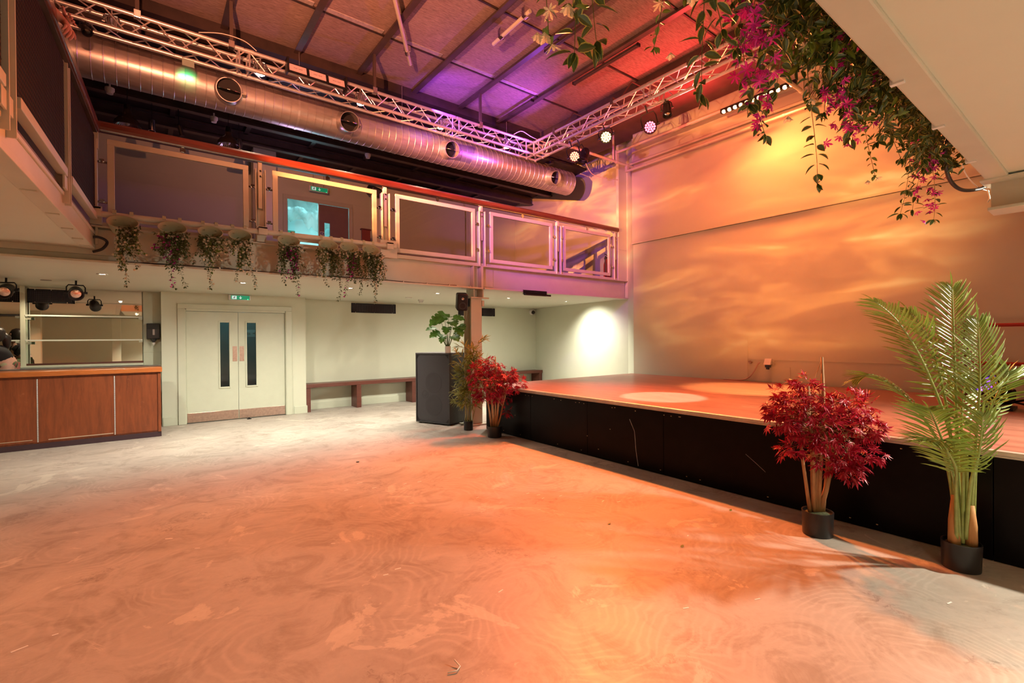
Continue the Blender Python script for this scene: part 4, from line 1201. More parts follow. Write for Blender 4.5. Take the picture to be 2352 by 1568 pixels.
    MB().lathe([(0,.0),(.07,0),(.075,.02),(.075,.42),(.06,.48),(.025,.52),(.02,.56),(0,.56)], p, 24).build('cylinder', er, t, smooth='auto')
    MB().box(8.39,8.45,7.32,7.42,DZ+.55,DZ+.60).obox((8.38,7.34,DZ+.64),.14,.02,.015,roty(.3)).build('valve', M_black, t)
    MB().tube([(8.38,7.32,DZ+.58),(8.28,7.29,DZ+.60),(8.26,7.28,DZ+.45),(8.29,7.30,DZ+.2),(8.33,7.31,DZ+.1)],.012,8).build('hose', M_black, t, smooth=True)
    t = thing('wall_socket', 'double white wall socket seen low through the rightmost glass panel', 'socket', (8.75,8.75,3.3))
    c = V((8.765,8.75,3.34)); M = rotz(-atan2(.65,3.97))
    MB().obox(c,.012,.16,.10,M).build('plate', M_white, t, bevel=.003)
    MB().obox(c+M@V((-.008,-.04,0)),.006,.05,.06,M).obox(c+M@V((-.008,.04,0)),.006,.05,.06,M).build('outlet', M_white, t)
    t = thing('partition_screen', 'dark red-brown low partition standing upstairs behind the rail post over the tube end', 'screen', (4.2,11.0,DZ))
    MB().box(3.98,4.18,10.9,10.95,DZ,4.05).build('panel', mat('oxblood_panel', (.2,.045,.035), .4), t)
    MB().box(3.96,4.2,10.88,10.97,4.05,4.08).build('cap', M_bench, t)
upstairs()
# ------------------------------------------------------------------ plants
def rvec(r, s=1): return V((r.uniform(-1,1), r.uniform(-1,1), r.uniform(-1,1)))*s
def strand(r, start, length, leafL, leafW, ml, ms, mf=None, fl=0, gap=.035, wob=.06, swing=(0,0), fsize=.03, tip_only=False, fmode='bell', thick=.0025, lst=((.3,.85),(.65,.8))):
    n = max(4, int(length/gap)); pts = []
    ph = r.uniform(0,6); ph2 = r.uniform(0,6)
    for k in range(n+1):
        t = k/n
        pts.append(V(start) + V((wob*sin(ph+t*4.2)*t + swing[0]*t*t, wob*cos(ph2+t*3.7)*t + swing[1]*t*t, -length*t)))
    ms.tube(pts, [thick*(1-.5*k/n) for k in range(n+1)], 4)
    a = r.uniform(0,6)
    for k in range(1, n+1):
        p = pts[k]; a += 2.4
        for s in (0, pi):
            A = a+s+r.uniform(-.5,.5)
            d = V((cos(A), sin(A), r.uniform(-.9,.25)))
            L = leafL*r.uniform(.7,1.15)
            ml.leaf(p + d*leafL*.12, d, V((0,0,1))+rvec(r,.5), L, leafW*r.uniform(.8,1.15), .35, r.uniform(.1,.4), lst)
        if mf is not None and r.random() < fl and (not tip_only or k > n*.4):
            A = r.uniform(0,6.28); d = V((cos(A),sin(A),r.uniform(-1.2,0))).normalized()
            q = p + d*leafL*r.uniform(.3,.8)
            flower(r, mf, q, d+V((0,0,-.7)), fsize, fmode)
    p = pts[-1]
    for k in range(3):
        ml.leaf(p, V((r.uniform(-.6,.6), r.uniform(-.6,.6), -1)), rvec(r), leafL*.8, leafW*.8, .3, .2, lst)
    return pts
def flower(r, mf, p, d, s, mode='bell'):
    if isinstance(mf, FL): return mf.put(r, p, d, s, mode)
    d = V(d).normalized(); M = aim(d)
    if mode == 'bud':
        mf.lathe([(0,0),(s*.42,s*.15),(s*.5,s*.5),(s*.3,s*.85),(0,s*.95)], p, 7, M); return
    k = 5 if mode == 'bell' else 7
    for i in range(k):
        A = 2*pi*i/k + r.uniform(-.2,.2)
        out = M @ V((cos(A), sin(A), 0))
        dd = (d*(1.0 if mode == 'bell' else .55) + out*.75).normalized()
        mf.leaf(p, dd, (d-out*.4), s*r.uniform(.85,1.15), s*(.62 if mode == 'bell' else .3), .3, .1, ((.4,.8),(.75,.9)))

PROTO = {}
class FL:
    """collects flowers as objects of their own (shared meshes) under one garland"""
    def __init__(s, parent, m): s.p = parent; s.m = m; s.n = 0; s.f = []
    def put(s, r, p, d, size, mode):
        key = (mode, s.m.name)
        if key not in PROTO:
            b = MB(); flower(random.Random(3), b, (0,0,0), (0,0,1), 1.0, mode); me = b.build('flower', s.m).data
            bpy.data.objects.remove([o for o in bpy.data.objects if o.data is me][0]); PROTO[key] = me
        o = bpy.data.objects.new('flower', PROTO[key]); COL.objects.link(o); o.parent = s.p
        k = size*r.uniform(.85,1.2)
        o.matrix_local = Matrix.Translation(V(p)-V(s.p.location)) @ (aim(d) @ rotz(r.uniform(0,6))).to_4x4() @ Matrix.Scale(k,4)
        s.n += 1; s.f.append(1)
def hanging_pot(k, x, w, kind, lens, lab):
    r = random.Random(100+k); c = V((x, 6.60, 2.775))
    t = thing('hanging_pot', lab, 'planter', c, 'flower pots hung on the tube below the balcony glass')
    tilt = rotx(radians(56)); rx, ry = w/2, .092
    pm = mat('sage_pot_enamel', (.43,.46,.31), .45, var=.04)
    prof = [(0,-.145),(.72,-.145),(.76,-.13),(.96,-.012),(1.02,-.006),(1.02,.004),(.97,.004),(.92,-.012),(.72,-.12),(0,-.12)]
    m = MB(); m.lathe([(a,b) for a,b in prof], (0,0,0), 36)
    m.v = [tuple(c + tilt @ V((p[0]*rx, p[1]*ry, p[2]))) for p in m.v]
    m.build('pot', pm, t, smooth='auto')
    for s in (-.27,.27):
        hx = x+s*w
        m = MB(); wd = .017
        path = [(6.66,2.80),(6.70,2.84),(6.685,2.88),(6.69,2.912),(6.725,2.922),(6.755,2.912),(6.757,2.885)]
        for (y0,z0),(y1,z1) in zip(path[:-1],path[1:]):
            m.add([(hx-wd,y0,z0),(hx+wd,y0,z0),(hx+wd,y1,z1),(hx-wd,y1,z1),(hx-wd,y0+.004,z0+.004),(hx+wd,y0+.004,z0+.004),(hx+wd,y1+.004,z1+.004),(hx-wd,y1+.004,z1+.004)],[(0,1,2,3),(7,6,5,4),(0,4,5,1),(2,6,7,3),(1,5,6,2),(3,7,4,0)])
        m.build('hook', pm, t)
    ml, ms, mf, mg = MB(), MB(), MB(), MB()
    mpk = MB()
    lip = c + tilt @ V((0,-ry*.84,-.004))
    for i, (ox, L, typ) in enumerate(lens):
        for q in range(11 if L > .3 else 7):
            st = lip + V((ox*w + r.uniform(-.05,.05), r.uniform(-.02,.03), r.uniform(-.02,.01)))
            LL = L*(1 if q == 0 else r.uniform(.3,.72))
            lime = typ == 'c'
            strand(r, st, LL, .036 if not lime else .03, .02, mg if lime and q % 2 else ml, ms, mpk if typ == 'p' else mf, .55 if typ in 'pc' and q < 8 else .0, .027, .045, (r.uniform(-.03,.03), -.02), .024, fmode='bell' if typ == 'p' else 'bud', thick=.002)
    # tuft spilling over the lip
    for q in range(70):
        i = r.randrange(len(lens)); p = lip + V((lens[i][0]*w + r.uniform(-.07,.07), r.uniform(-.045,.03), r.uniform(-.06,.012)))
        ml.leaf(p, rvec(r)+V((0,-.5,-.3)), rvec(r)+V((0,-.3,.8)), .042, .02)
    if r.random() < 2:
        for q in range(16):
            i = r.randrange(len(lens)); p = lip + V((lens[i][0]*w + r.uniform(-.06,.06), r.uniform(-.05,.0), r.uniform(-.08,-.02)))
            flower(r, mf, p, (r.uniform(-.4,.4),-1,-.2), .018, 'star')
    ml.build('leaves', M_vine, t); ms.build('stems', M_stem, t)
    if mg.f: mg.build('young_leaves', M_limevine, t)
    if mf.f: mf.build('cream_flowers', M_cream, t)
    if mpk.f: mpk.build('magenta_flowers', M_pink, t)
pots = [(-.20,.27,[(.05,.62,'c'),(.3,.42,'c'),(.2,.25,'g')],'leftmost hanging pot, half empty with cream-flowered vine at its right end'),
        (.235,.27,[(-.32,.35,'p'),(-.1,.60,'p'),(.25,.58,'g'),(.35,.3,'g')],'second hanging pot from the left, dark vine with magenta flowers on its left half'),
        (.60,.25,[(-.3,.35,'g'),(-.1,.60,'c'),(.2,.28,'c'),(.4,.25,'c')],'third hanging pot from the left, cream buds and one long green tail'),
        (.905,.25,[(-.25,.3,'c'),(.05,.48,'c'),(.2,.58,'c')],'fourth hanging pot from the left, vine tail reaching to the exit sign'),
        (1.455,.265,[(-.3,.5,'g'),(-.05,.35,'p'),(.15,.62,'p'),(.35,.25,'g')],'lone hanging pot with magenta flowers, right of the fourth pot by a gap'),
        (1.95,.25,[(-.35,.5,'c'),(.1,.3,'g'),(.3,.66,'g')],'first pot of the right-hand trio, cream buds on its left edge'),
        (2.23,.255,[(-.25,.25,'g'),(.1,.60,'p'),(.38,.58,'g')],'middle pot of the right-hand trio, trailing magenta flowers'),
        (2.54,.25,[(-.3,.45,'g'),(.0,.66,'g'),(.34,.55,'c'),(.4,.4,'c')],'rightmost hanging pot, beside the end of the flower tube')]
for k, (x, w, lens, lab) in enumerate(pots): hanging_pot(k, x, w, 0, lens, lab)

def front_garlands():
    t = thing('flower_rail', 'steel tube on the overhead gallery carrying the hanging garlands', 'rail', (2.4,.70,2.95))
    MB().cyl((.2,.70,2.96),(4.3,.70,2.96),.02,n=10).build('tube', M_steel, t, smooth='auto')
    m = MB()
    for x in (.5,1.8,3.1,4.2): m.box(x-.02,x+.02,.52,.70,2.935,2.955); m.box(x-.02,x+.02,.515,.53,2.70,2.955)
    m.build('bracket', M_steel, t)
    G = [ # x, y, bottom z, kind, label
     (.50,.74,2.43,'v','single leaf tip hanging at the top edge near the grey ceiling tube'),
     (.675,.76,2.13,'w','thin garland with two white blossoms hanging right of the grey ceiling tube'),
     (.715,.73,2.19,'w1','short garland ending in one white blossom'),
     (.79,.75,2.125,'v','green vine hanging alone in front of the purple roof panels'),
     (.86,.78,2.20,'v','short leafy vine curling beside the lone green vine'),
     (1.11,.76,2.25,'w','garland with small white blossoms at the left end of the flower mass'),
     (1.15,.72,2.40,'w','short white-flowered garland at the top edge, left of the dense leaves'),
     (1.25,.75,2.34,'v','leafy vine in front of the side truss, left of the magenta cluster'),
     (1.34,.77,2.235,'v','long bare-ended vine hanging over the side truss'),
     (1.45,.72,2.36,'p','magenta-flowered garland close to the roof beam, left part of the mass'),
     (1.58,.76,2.15,'p','long magenta garland whose tip hangs left of the stage wall glow'),
     (1.66,.74,2.24,'pv','thick magenta and green garland crossing the LED batten'),
     (1.78,.72,2.34,'v','dense green garland right of the LED batten'),
     (1.88,.78,2.30,'w','white-flowered garland over the bright end of the LED batten'),
     (1.98,.74,2.38,'w','short cream-flowered garland in the middle of the mass'),
     (2.07,.77,2.055,'v','longest thin green vine, curling left in front of the bright wall'),
     (2.2,.73,2.40,'p','short magenta garland against the gallery beam'),
     (2.33,.76,2.30,'p','magenta garland with dark drooping leaves left of the pale-flowered one'),
     (2.46,.72,2.42,'v','short bushy vine tight against the gallery beam'),
     (2.60,.75,2.38,'pv','magenta and green garland in the thick of the mass'),
     (2.72,.77,2.225,'w','pale-flowered garland hanging left of the last long cluster'),
     (2.86,.73,2.42,'v','dark leafy vine near the white clip of the gallery beam'),
     (3.05,.75,2.37,'v','broad green vine right of the pale-flowered garland'),
     (3.3,.76,2.165,'v','green vine with small buds, second last in the row'),
     (3.5,.74,2.30,'v','thick leafy vine above the longest magenta tail'),
     (3.7,.76,2.24,'pv','leafy garland speckled magenta near the black cable loop'),
     (3.84,.77,2.19,'p','last garland on the right, long tail tipped with magenta'),
     (3.95,.73,2.55,'v','short bushy vine at the right end beside the black cable loop')]
    for k, (x, y, zb, kind, lab) in enumerate(G):
        r = random.Random(500+k); z0 = 2.955
        g = thing('garland', lab, 'garland', (x,y,z0), 'artificial garlands hanging from the front gallery')
        ml, ms = MB(), MB(); L = z0-zb; mf = FL(g, M_cream if kind[0] == 'w' else M_pink)
        far = x > 1.7
        lL = .055 if x < 1.5 else .050
        n = 1 if x < 1.0 else (2 if x < 1.3 else (4 if far else 3))
        for q in range(n):
            st = V((x + (0 if q == 0 else r.uniform(-.07,.07)), y + (0 if q == 0 else r.uniform(-.06,.05)), z0+.02))
            LL = L if q == 0 else L*r.uniform(.35,.72)
            w = kind[0] == 'w'
            strand(r, st, LL, .026 if w else lL, .015 if w else .024, ml, ms, mf if kind[0] in 'pw' else None,
                   (.16 if w else .45) if kind != 'pv' else .25, .030 if w else .040, .05 if x > 1.2 else .02,
                   (r.uniform(-.05,.02) if x > 1 else 0, 0), .023 if w else .026, fmode='star', thick=.0022, lst=((.12,.55),(.3,.95),(.52,1),(.74,.72),(.9,.32)))
        if kind[0] == 'w':
            flower(r, mf, (x + (.0 if n == 1 else .02), y, zb+.02), (0,0,-1), .024, 'bell')
            if k == 1: flower(r, mf, (x-.02,y,zb+.012), (0,0,-1), .024)
        if kind[0] == 'p':
            for q in range(14):
                zz = r.uniform(zb+.02, z0-.1)
                for s in range(2): flower(r, mf, (x+r.uniform(-.05,.05), y+r.uniform(-.05,.05), zz+r.uniform(-.02,.02)), rvec(r)+V((0,0,-.6)), .027, 'star')
        if x > 1.35:   # bushy upper part
            for q in range(210 if far else 90):
                p = V((x+r.uniform(-.1,.1), y+r.uniform(-.12,.07), r.uniform(2.52,3.0)))
                ml.leaf(p, rvec(r)+V((0,0,-.5)), rvec(r)+V((0,0,.5)), lL, .024)
        ml.build('leaves', M_limevine if kind[0] == 'w' else M_ivy, g); ms.build('stems', M_stem, g)
front_garlands()
tag(MB().tube(curve([(3.80,.66,2.72),(3.80,.68,2.62),(3.86,.69,2.53),(4.0,.69,2.46),(4.2,.67,2.44),(4.40,.62,2.47),(4.52,.58,2.52)]),.011,10).build('gallery_cable', M_rope, smooth=True), 'thick black cable looping from the flowers to the gallery beam', 'cable')
tag(MB().tube(curve([(4.02,.63,2.66),(4.08,.65,2.58),(4.2,.65,2.53),(4.40,.63,2.49),(4.6,.60,2.485)]),.004,6).build('gallery_cable', M_wcable, smooth=True), 'thin white cable hanging beside the thick black cable', 'cable')
tag(MB().tube(curve([(4.6,.60,2.485),(4.45,.585,2.46),(4.40,.57,2.40),(4.33,.57,2.36)]),.004,6).build('gallery_cable', M_wcable, smooth=True), 'short white cable end dangling at the beam end', 'cable')
tag(MB().tube(curve([(4.45,.575,2.475),(4.47,.5,2.45),(4.5,.3,2.44),(4.52,0,2.46)]),.004,6).build('gallery_cable', M_wcable, smooth=True), 'white cable running along the olive beam end', 'cable')

def pot(t, c, r0, h, name='pot', m=None):
    c = V(c)
    MB().lathe([(0,0),(r0*.93,0),(r0*.95,.005),(r0,h),(r0*.93,h),(r0*.92,h-.02),(0,h-.02)], c, 40).build(name, m or M_pot, t, smooth='auto')
    MB().lathe([(r0*.92,h-.025),(r0*.6,h-.012),(0,h-.008)], c, 24).build('soil', M_soil, t, smooth=True)

def maple(c, H, pr, ph, R, seed, lab, nleaf, lsize, blobs, sticks):
    t = thing('red_maple', lab, 'potted plant', c, 'artificial red maples along the stage'); c = V(c); r = random.Random(seed)
    pot(t, c, pr, ph)
    ends = []
    for (a0, a1, b0, b1, zt, rad) in sticks:
        p0 = c + V((a0,a1,ph-.02)); p1 = c + V((b0,b1,zt))
        mid = p0.lerp(p1,.5)+V((r.uniform(-.02,.02),r.uniform(-.02,.02),0))
        MB().tube([p0,p0.lerp(mid,.5)+rvec(r,.008),mid,mid.lerp(p1,.5)+rvec(r,.010),p1],[rad,rad*.95,rad*.85,rad*.7,rad*.55],8).build('trunk', M_bark, t, smooth=True)
        ends.append((p0,p1))
    ml, mt = MB(), MB()
    for k in range(nleaf):
        b = blobs[r.choices(range(len(blobs)),[q[4] for q in blobs])[0]]
        while True:
            q = rvec(r)
            if .25 < q.length < 1: break
        p = c + V((b[0],b[1],b[2])) + V((q.x*b[3],q.y*b[3],q.z*b[3]*.85))
        out = (q*.8 + V((0,0,-.25)) + rvec(r,.5)).normalized()
        s = lsize*r.uniform(.75,1.15)
        nrm = (V((0,0,1)) + rvec(r,.7) + q*.3).normalized()
        side = out.cross(nrm).normalized()
        for j, (an, sc) in enumerate(((-2.1,.5),(-1.3,.75),(-.62,.92),(0,1),(.62,.92),(1.3,.75),(2.1,.5))):
            d = out*cos(an) + side*sin(an)
            ml.leaf(p, d, nrm, s*sc, s*.27*sc, .25, .18, ((.45,1),))
        if k % 3 == 0:
            e = ends[r.randrange(len(ends))]; base = e[0].lerp(e[1], r.uniform(.5,1))
            if (base-p).length < R*.8: mt.tube([base, base.lerp(p,.5)+V((0,0,.02)), p], [.004,.003,.0015], 4)
    ml.build('leaves', M_maple, t)
    mt.build('twigs', M_bark, t)
CR = V((.7936,-.6085,0)); CF = V((.6085,.7936,0))   # camera right / forward on the floor
def cr(a, b=0): q = CR*a + CF*b; return (q.x, q.y)
def mk_maple_near():
    b = []
    for a, f, z, R, w in ((-.16,.02,.98,.20,1.1),(-.27,0,.86,.13,.5),(.0,-.05,.82,.22,1.4),(.13,.05,.90,.16,.8),(.28,.03,.93,.18,1.0),(.33,-.02,.80,.13,.5),(.10,-.06,.62,.17,.8),(-.22,-.04,.64,.10,.28),(.36,-.04,.62,.10,.28),(.17,-.08,.52,.11,.4),(-.10,.0,1.13,.11,.35)):
        x, y = cr(a,f); b.append((x,y,z,R,w))
    S = []
    for a0, a, z, rad in ((-.05,-.13,.98,.014),(-.02,-.055,1.12,.020),(.01,.05,1.34,.017),(.02,.17,.86,.020),(.05,.12,.80,.013),(.0,-.03,.95,.018)):
        x0,y0 = cr(a0,.01); x1,y1 = cr(a,.02); S.append((x0,y0,x1,y1,z,rad))
    maple((4.016,1.448,0), 1.32, .105, .178, .45, 21, 'large red maple in a black pot between the stage front and the palm', 800, .070, b, S)
mk_maple_near()
def mk_maple_far():
    b = []
    for a, f, z, R, w in ((-.22,0,.98,.20,1.0),(-.12,-.03,.78,.26,1.4),(.08,.0,.82,.25,1.3),(.22,.03,.92,.17,.7),(.36,0,.80,.15,.45),(.10,.0,.62,.20,.6),(-.26,0,.60,.12,.2),(.20,-.05,.40,.08,.12),(-.12,-.02,1.12,.12,.35),(.03,.03,1.05,.13,.35)):
        x, y = cr(a,f); b.append((x,y,z,R,w))
    S = []
    for a0, a, z, rad in ((-.05,-.16,.95,.016),(-.01,-.07,1.0,.022),(.02,.10,.85,.020),(.04,.18,.75,.014),(.01,.02,1.22,.013)):
        x0,y0 = cr(a0,.01); x1,y1 = cr(a,.02); S.append((x0,y0,x1,y1,z,rad))
    maple((4.178,5.902,0), 1.25, .11, .165, .5, 33, 'red maple in a black pot at the far stage corner, in front of the bamboo', 620, .075, b, S)
mk_maple_far()

def palm():
    c = V((4.146,.667,0)); t = thing('palm', 'tall green areca palm in a black pot beside the near red maple', 'potted plant', c); r = random.Random(77)
    pot(t, c, .101, .172)
    for k, (a, f) in enumerate(((-.045,0),(.0,.02),(.035,-.03),(.06,.01))):
        x, y = cr(a,f); h = .24+.10*r.random()
        MB().tube([c+V((x,y,.15)),c+V((x*1.02,y*1.02,.15+h*.5)),c+V((x*1.05,y*1.05,.15+h))],[.034,.030,.014],9).build('husk', M_husk, t, smooth=True)
    def frond(pts, width, n, seed, start=.35, lw=.026, up=V((0,0,1)), dr=.25):
        rr = random.Random(seed); n = int(n*.86); lw *= .60
        P = [c + V((*cr(a,f), z)) for a, f, z in pts]
        # Catmull-Rom through the points
        Q = []
        for i in range(len(P)-1):
            p0 = P[max(i-1,0)]; p1 = P[i]; p2 = P[i+1]; p3 = P[min(i+2,len(P)-1)]
            for s in range(10):
                u = s/10
                Q.append(.5*((2*p1)+(p2-p0)*u+(2*p0-5*p1+4*p2-p3)*u*u+(3*p1-p0-3*p2+p3)*u**3))
        Q.append(P[-1]); N = len(Q)
        ms = MB(); ms.tube(Q,[.011*(1-.85*k/N)+.001 for k in range(N)],7)
        fo = ms.build('frond_stem', M_cane, t, smooth=True)
        ml = MB()
        for k in range(n):
            u = start + (1-start)*k/(n-1)
            x = u*(N-1); i = min(int(x), N-2); p = Q[i].lerp(Q[i+1], x-i); d = (Q[i+1]-Q[i]).normalized()
            side = d.cross(up if abs(d.dot(up)) < .92 else CF*-1).normalized(); nrm = side.cross(d).normalized()
            w = width*(sin(pi*min(1,(k/(n-1))*.8+.16))**.7)
            sw = .45 + .85*(k/(n-1))
            for s in (-1,1):
                dd = (side*s + d*sw + nrm*.12 + rvec(rr,.07)).normalized()
                ml.leaf(p, dd, nrm, w*rr.uniform(.9,1.08), lw*rr.uniform(.85,1.1), .55, dr*rr.uniform(.6,1.4), ((.12,.7),(.5,1),(.85,.55)))
        ml.leaf(Q[-1], (Q[-1]-Q[-2]), up, width*.5, lw*.8)
        ml.build('leaflets', M_palm, fo)
    # (right, forward, height) on the plant's own axes
    frond([(.01,.02,.2),(.0,.03,.9),(-.01,.04,1.45),(-.03,.03,1.80)], .24, 34, 1, .50)
    frond([(.03,-.02,.2),(.05,-.04,.75),(.05,-.07,1.2),(.01,-.10,1.58)], .27, 40, 2, .36, .028)
    frond([(.0,.0,.2),(-.04,.02,.8),(-.20,.03,1.28),(-.40,.0,1.58),(-.58,-.03,1.72)], .23, 36, 3, .40)
    frond([(-.01,.02,.2),(-.03,.05,.9),(-.12,.08,1.42),(-.27,.08,1.66)], .22, 30, 4, .45)
    frond([(-.02,.01,.2),(-.06,.05,.7),(-.22,.12,1.05),(-.42,.16,1.22),(-.55,.18,1.20)], .21, 32, 5, .42)
    frond([(-.03,-.02,.2),(-.08,-.05,.5),(-.20,-.12,.76),(-.33,-.18,.98),(-.40,-.22,1.06)], .24, 32, 6, .38, .026)
    frond([(-.05,-.02,.2),(-.09,-.06,.52),(-.17,-.14,.70),(-.32,-.20,.86),(-.44,-.26,.88)], .23, 30, 7, .42)
    frond([(.05,-.0,.2),(.07,-.02,.62),(.14,-.02,.95),(.24,-.02,1.18),(.27,-.03,1.26)], .20, 28, 8, .48, .026)
    frond([(.0,-.03,.2),(-.01,-.07,.55),(-.03,-.15,.80),(-.08,-.22,1.02)], .21, 26, 9, .45, .026)
    frond([(.04,.02,.2),(.06,.06,.7),(.13,.13,1.05),(.20,.17,1.22)], .20, 24, 10, .50)
    for k, (a, f) in enumerate(((-.03,.01),(.02,-.01),(.045,.02),(.05,-.025),(-.01,-.02))):
        x, y = cr(a,f)
        MB().cyl(c+V((x,y,.17)), c+V((x*1.3,y*1.3,.60+.06*k)), .011, .008, 9).build('cane', M_cane, t, smooth='auto')
palm()

def bamboo():
    c = V((4.165,6.625,0)); t = thing('bamboo_plant', 'yellow-green artificial bamboo in a small black pot between the loudspeaker and the red maple', 'potted plant', c); r = random.Random(9)
    pot(t, c, .078, .15)
    ml, mt = MB(), MB()
    for k in range(6):
        a = -.05+.022*k; top = (r.uniform(-.14,.16), 1.18+.08*k if k < 4 else 1.05+.1*(k-4))
        p0 = c + V((*cr(a,r.uniform(-.03,.03)),.13)); p1 = c + V((*cr(a*1.4+top[0],r.uniform(-.1,.1)),top[1]))
        pts = [p0.lerp(p1,u)+V((*cr(.03*sin(u*3),0),0)) for u in [q/8 for q in range(9)]]
        MB().tube(pts,[.008-.0055*q/8 for q in range(9)],7).build('cane', mat('dry_bamboo_cane', (.42,.36,.16), .45, var=.2), t, smooth=True)
        for q in range(22):
            u = .24+.76*q/21; x = u*8; i = min(int(x),7); p = pts[i].lerp(pts[i+1],x-i)
            A = r.uniform(0,6.28); L = .24*(1.1-u*.6)
            b = p + V((cos(A)*L, sin(A)*L, r.uniform(.02,.10)))
            mt.tube([p,p.lerp(b,.6)+V((0,0,.02)),b],[.003,.002,.001],4)
            for s in range(10):
                o = p.lerp(b, .3+.7*s/9); d = (b-p).normalized() + rvec(r,.9)+V((0,0,.15))
                ml.leaf(o, d, V((0,0,1))+rvec(r,.5), r.uniform(.10,.16), .024, .3, .3)
    ml.build('leaves', M_bamboo, t); mt.build('branchlets', M_stem, t)
bamboo()

def monstera():
    base, u, bk, H = SPK; c = V((4.12,7.20,H+.002)); t = thing('monstera_plant', 'small monstera in a white pot on top of the tall loudspeaker', 'potted plant', c); r = random.Random(4)
    MB().lathe([(0,0),(.044,0),(.05,.005),(.052,.115),(.046,.115),(.045,.09),(0,.09)], c, 32).build('pot', mat('white_ceramic', (.78,.74,.7), .3, var=.02), t, smooth='auto')
    MB().lathe([(.045,.085),(0,.098)], c, 20).build('soil', M_soil, t)
    def big(m, b, d, nrm, L, W):
        side = d.cross(nrm).normalized(); up = side.cross(d).normalized(); P = []; F = []; U = []
        n = 16
        for k in range(n+1):
            q = k/n; w = (sin(pi*min(1,q*.86+.14)))**.75*(1-.15*q)
            nt = .58 if (k % 4 == 2 and 3 < k < 15) else 1
            if k == n: w = .02
            cc = b + d*(L*q-.12*L) - up*(.22*L*q*q)
            for s, e in ((-1,nt),(-.5,1),(0,1),(.5,1),(1,nt)):
                P.append(cc + side*(s*W*.5*w*e) + up*(.10*W*(s*s)*w) - d*(.10*L*abs(s)*(1-q))); U.append((.5+.5*s,q))
        for k in range(n):
            for j in range(4): a = k*5+j; F.append((a,a+1,a+6,a+5))
        m.add(P,F,U)
    specs = [(-.06,0,.66,.20,-.4),(.02,-.05,.62,.17,-.1),(-.13,.0,.60,.19,-.6),(.12,.0,.60,.15,.8),(.08,-.05,.53,.17,.3),(.20,.02,.46,.15,.6),(.17,-.05,.42,.16,.5),(-.21,-.02,.42,.15,-.7),(-.0,-.10,.43,.14,0),(-.13,-.08,.33,.17,-.5),(.12,-.10,.28,.15,.4),(.15,.03,.36,.12,.7),(-.18,.02,.30,.12,-.9),(-.06,-.1,.27,.12,-.2)]
    ml = None
    for k, (a, f, z, L, lean) in enumerate(specs):
        p = c + V((*cr(a,f), z))
        MB().tube([c+V((*cr(a*.1,0),.09)), c+V((*cr(a*.45,f*.4),.09+(z-.09)*.55)), p],[.005,.004,.003],6).build('petiole', M_stem, t, smooth=True)
        d = (CR*lean + CF*r.uniform(-.9,-.2) + V((0,0,r.uniform(-.55,.1)))).normalized()
        L *= 1.42; m = MB(); big(m, p, d, (V((0,0,1))+CF*-.9+rvec(r,.3)).normalized(), L, L*.95)
        m.build('leaf_blade', M_monstera, t, smooth=True)
monstera()

# ------------------------------------------------------------------ scraps on the floor
def litter():
    paper = mat('paper_scrap', (.8,.78,.74), .6, var=.02)
    r = random.Random(8)
    pts = [(-.511,3.302,.030),(-.39,3.35,.012),(.269,4.101,.016),(.113,4.434,.025),(1.188,2.887,.016),(1.282,2.914,.020),(1.649,2.278,.020),(1.067,3.571,.014),(2.836,2.033,.022),(3.222,2.038,.010),(2.85,2.469,.012),(2.099,4.577,.022),
           (1.56,5.7,.03),(1.74,4.9,.03),(1.80,4.65,.022),(1.55,4.75,.02),(2.25,4.55,.022),(2.75,4.5,.02),(1.9,4.0,.02),(2.45,3.75,.02),(2.9,3.55,.02),(2.95,3.45,.018),(2.92,3.35,.02),(3.1,3.3,.02),(3.0,2.95,.022),(3.3,2.95,.022),(3.4,2.85,.02),(2.6,3.3,.02),(2.7,3.15,.018),(1.5,4.2,.02),(3.05,4.35,.015),(2.35,1.5,.018),(2.75,1.3,.02),(3.55,.62,.022)]
    first = None
    for k, (x, y, L) in enumerate(pts):
        if first is None:
            first = tag(MB().box(-.016,.016,-.004,.004,0,.0012).build('paper_scrap', paper), 'small white paper strip lying on the orange-lit floor', 'paper scrap', 'paper confetti scraps on the floor')
            o = first
        else: o = copy_tree(first)
        o.location = (x,y,.0005); o.scale = (L/.016, r.uniform(.8,1.6), 1); o.rotation_euler = (0,0,r.uniform(-.7,.4))
    for x, y, lab in ((2.93,2.55,'fallen yellow-green leaf on the open floor left of the near maple pot'),(3.98,2.1,'fallen green leaf in the strip of shade along the stage'),(3.02,1.95,'fallen green leaf left of the near maple pot')):
        m = MB(); m.leaf((x-.02,y,.003),(1,.3,0),(0,0,1),.05,.022,.15,-.05); o = m.build('fallen_leaf', M_limevine); tag(o, lab, 'leaf', 'fallen leaves on the floor')
    tag(MB().tube([(1.05,1.86,.006),(1.09,1.845,.008),(1.115,1.86,.008),(1.108,1.90,.02)],.003,6).build('cable_tie', M_white, smooth=True), 'curled white cable tie on the open floor', 'cable tie')
    tag(MB().lathe([(0,0),(.018,0),(.018,.006),(0,.006)],(2.02,5.75,0),14).build('bottle_cap', M_black), 'small dark disc on the floor in front of the loudspeaker', 'cap')
litter()
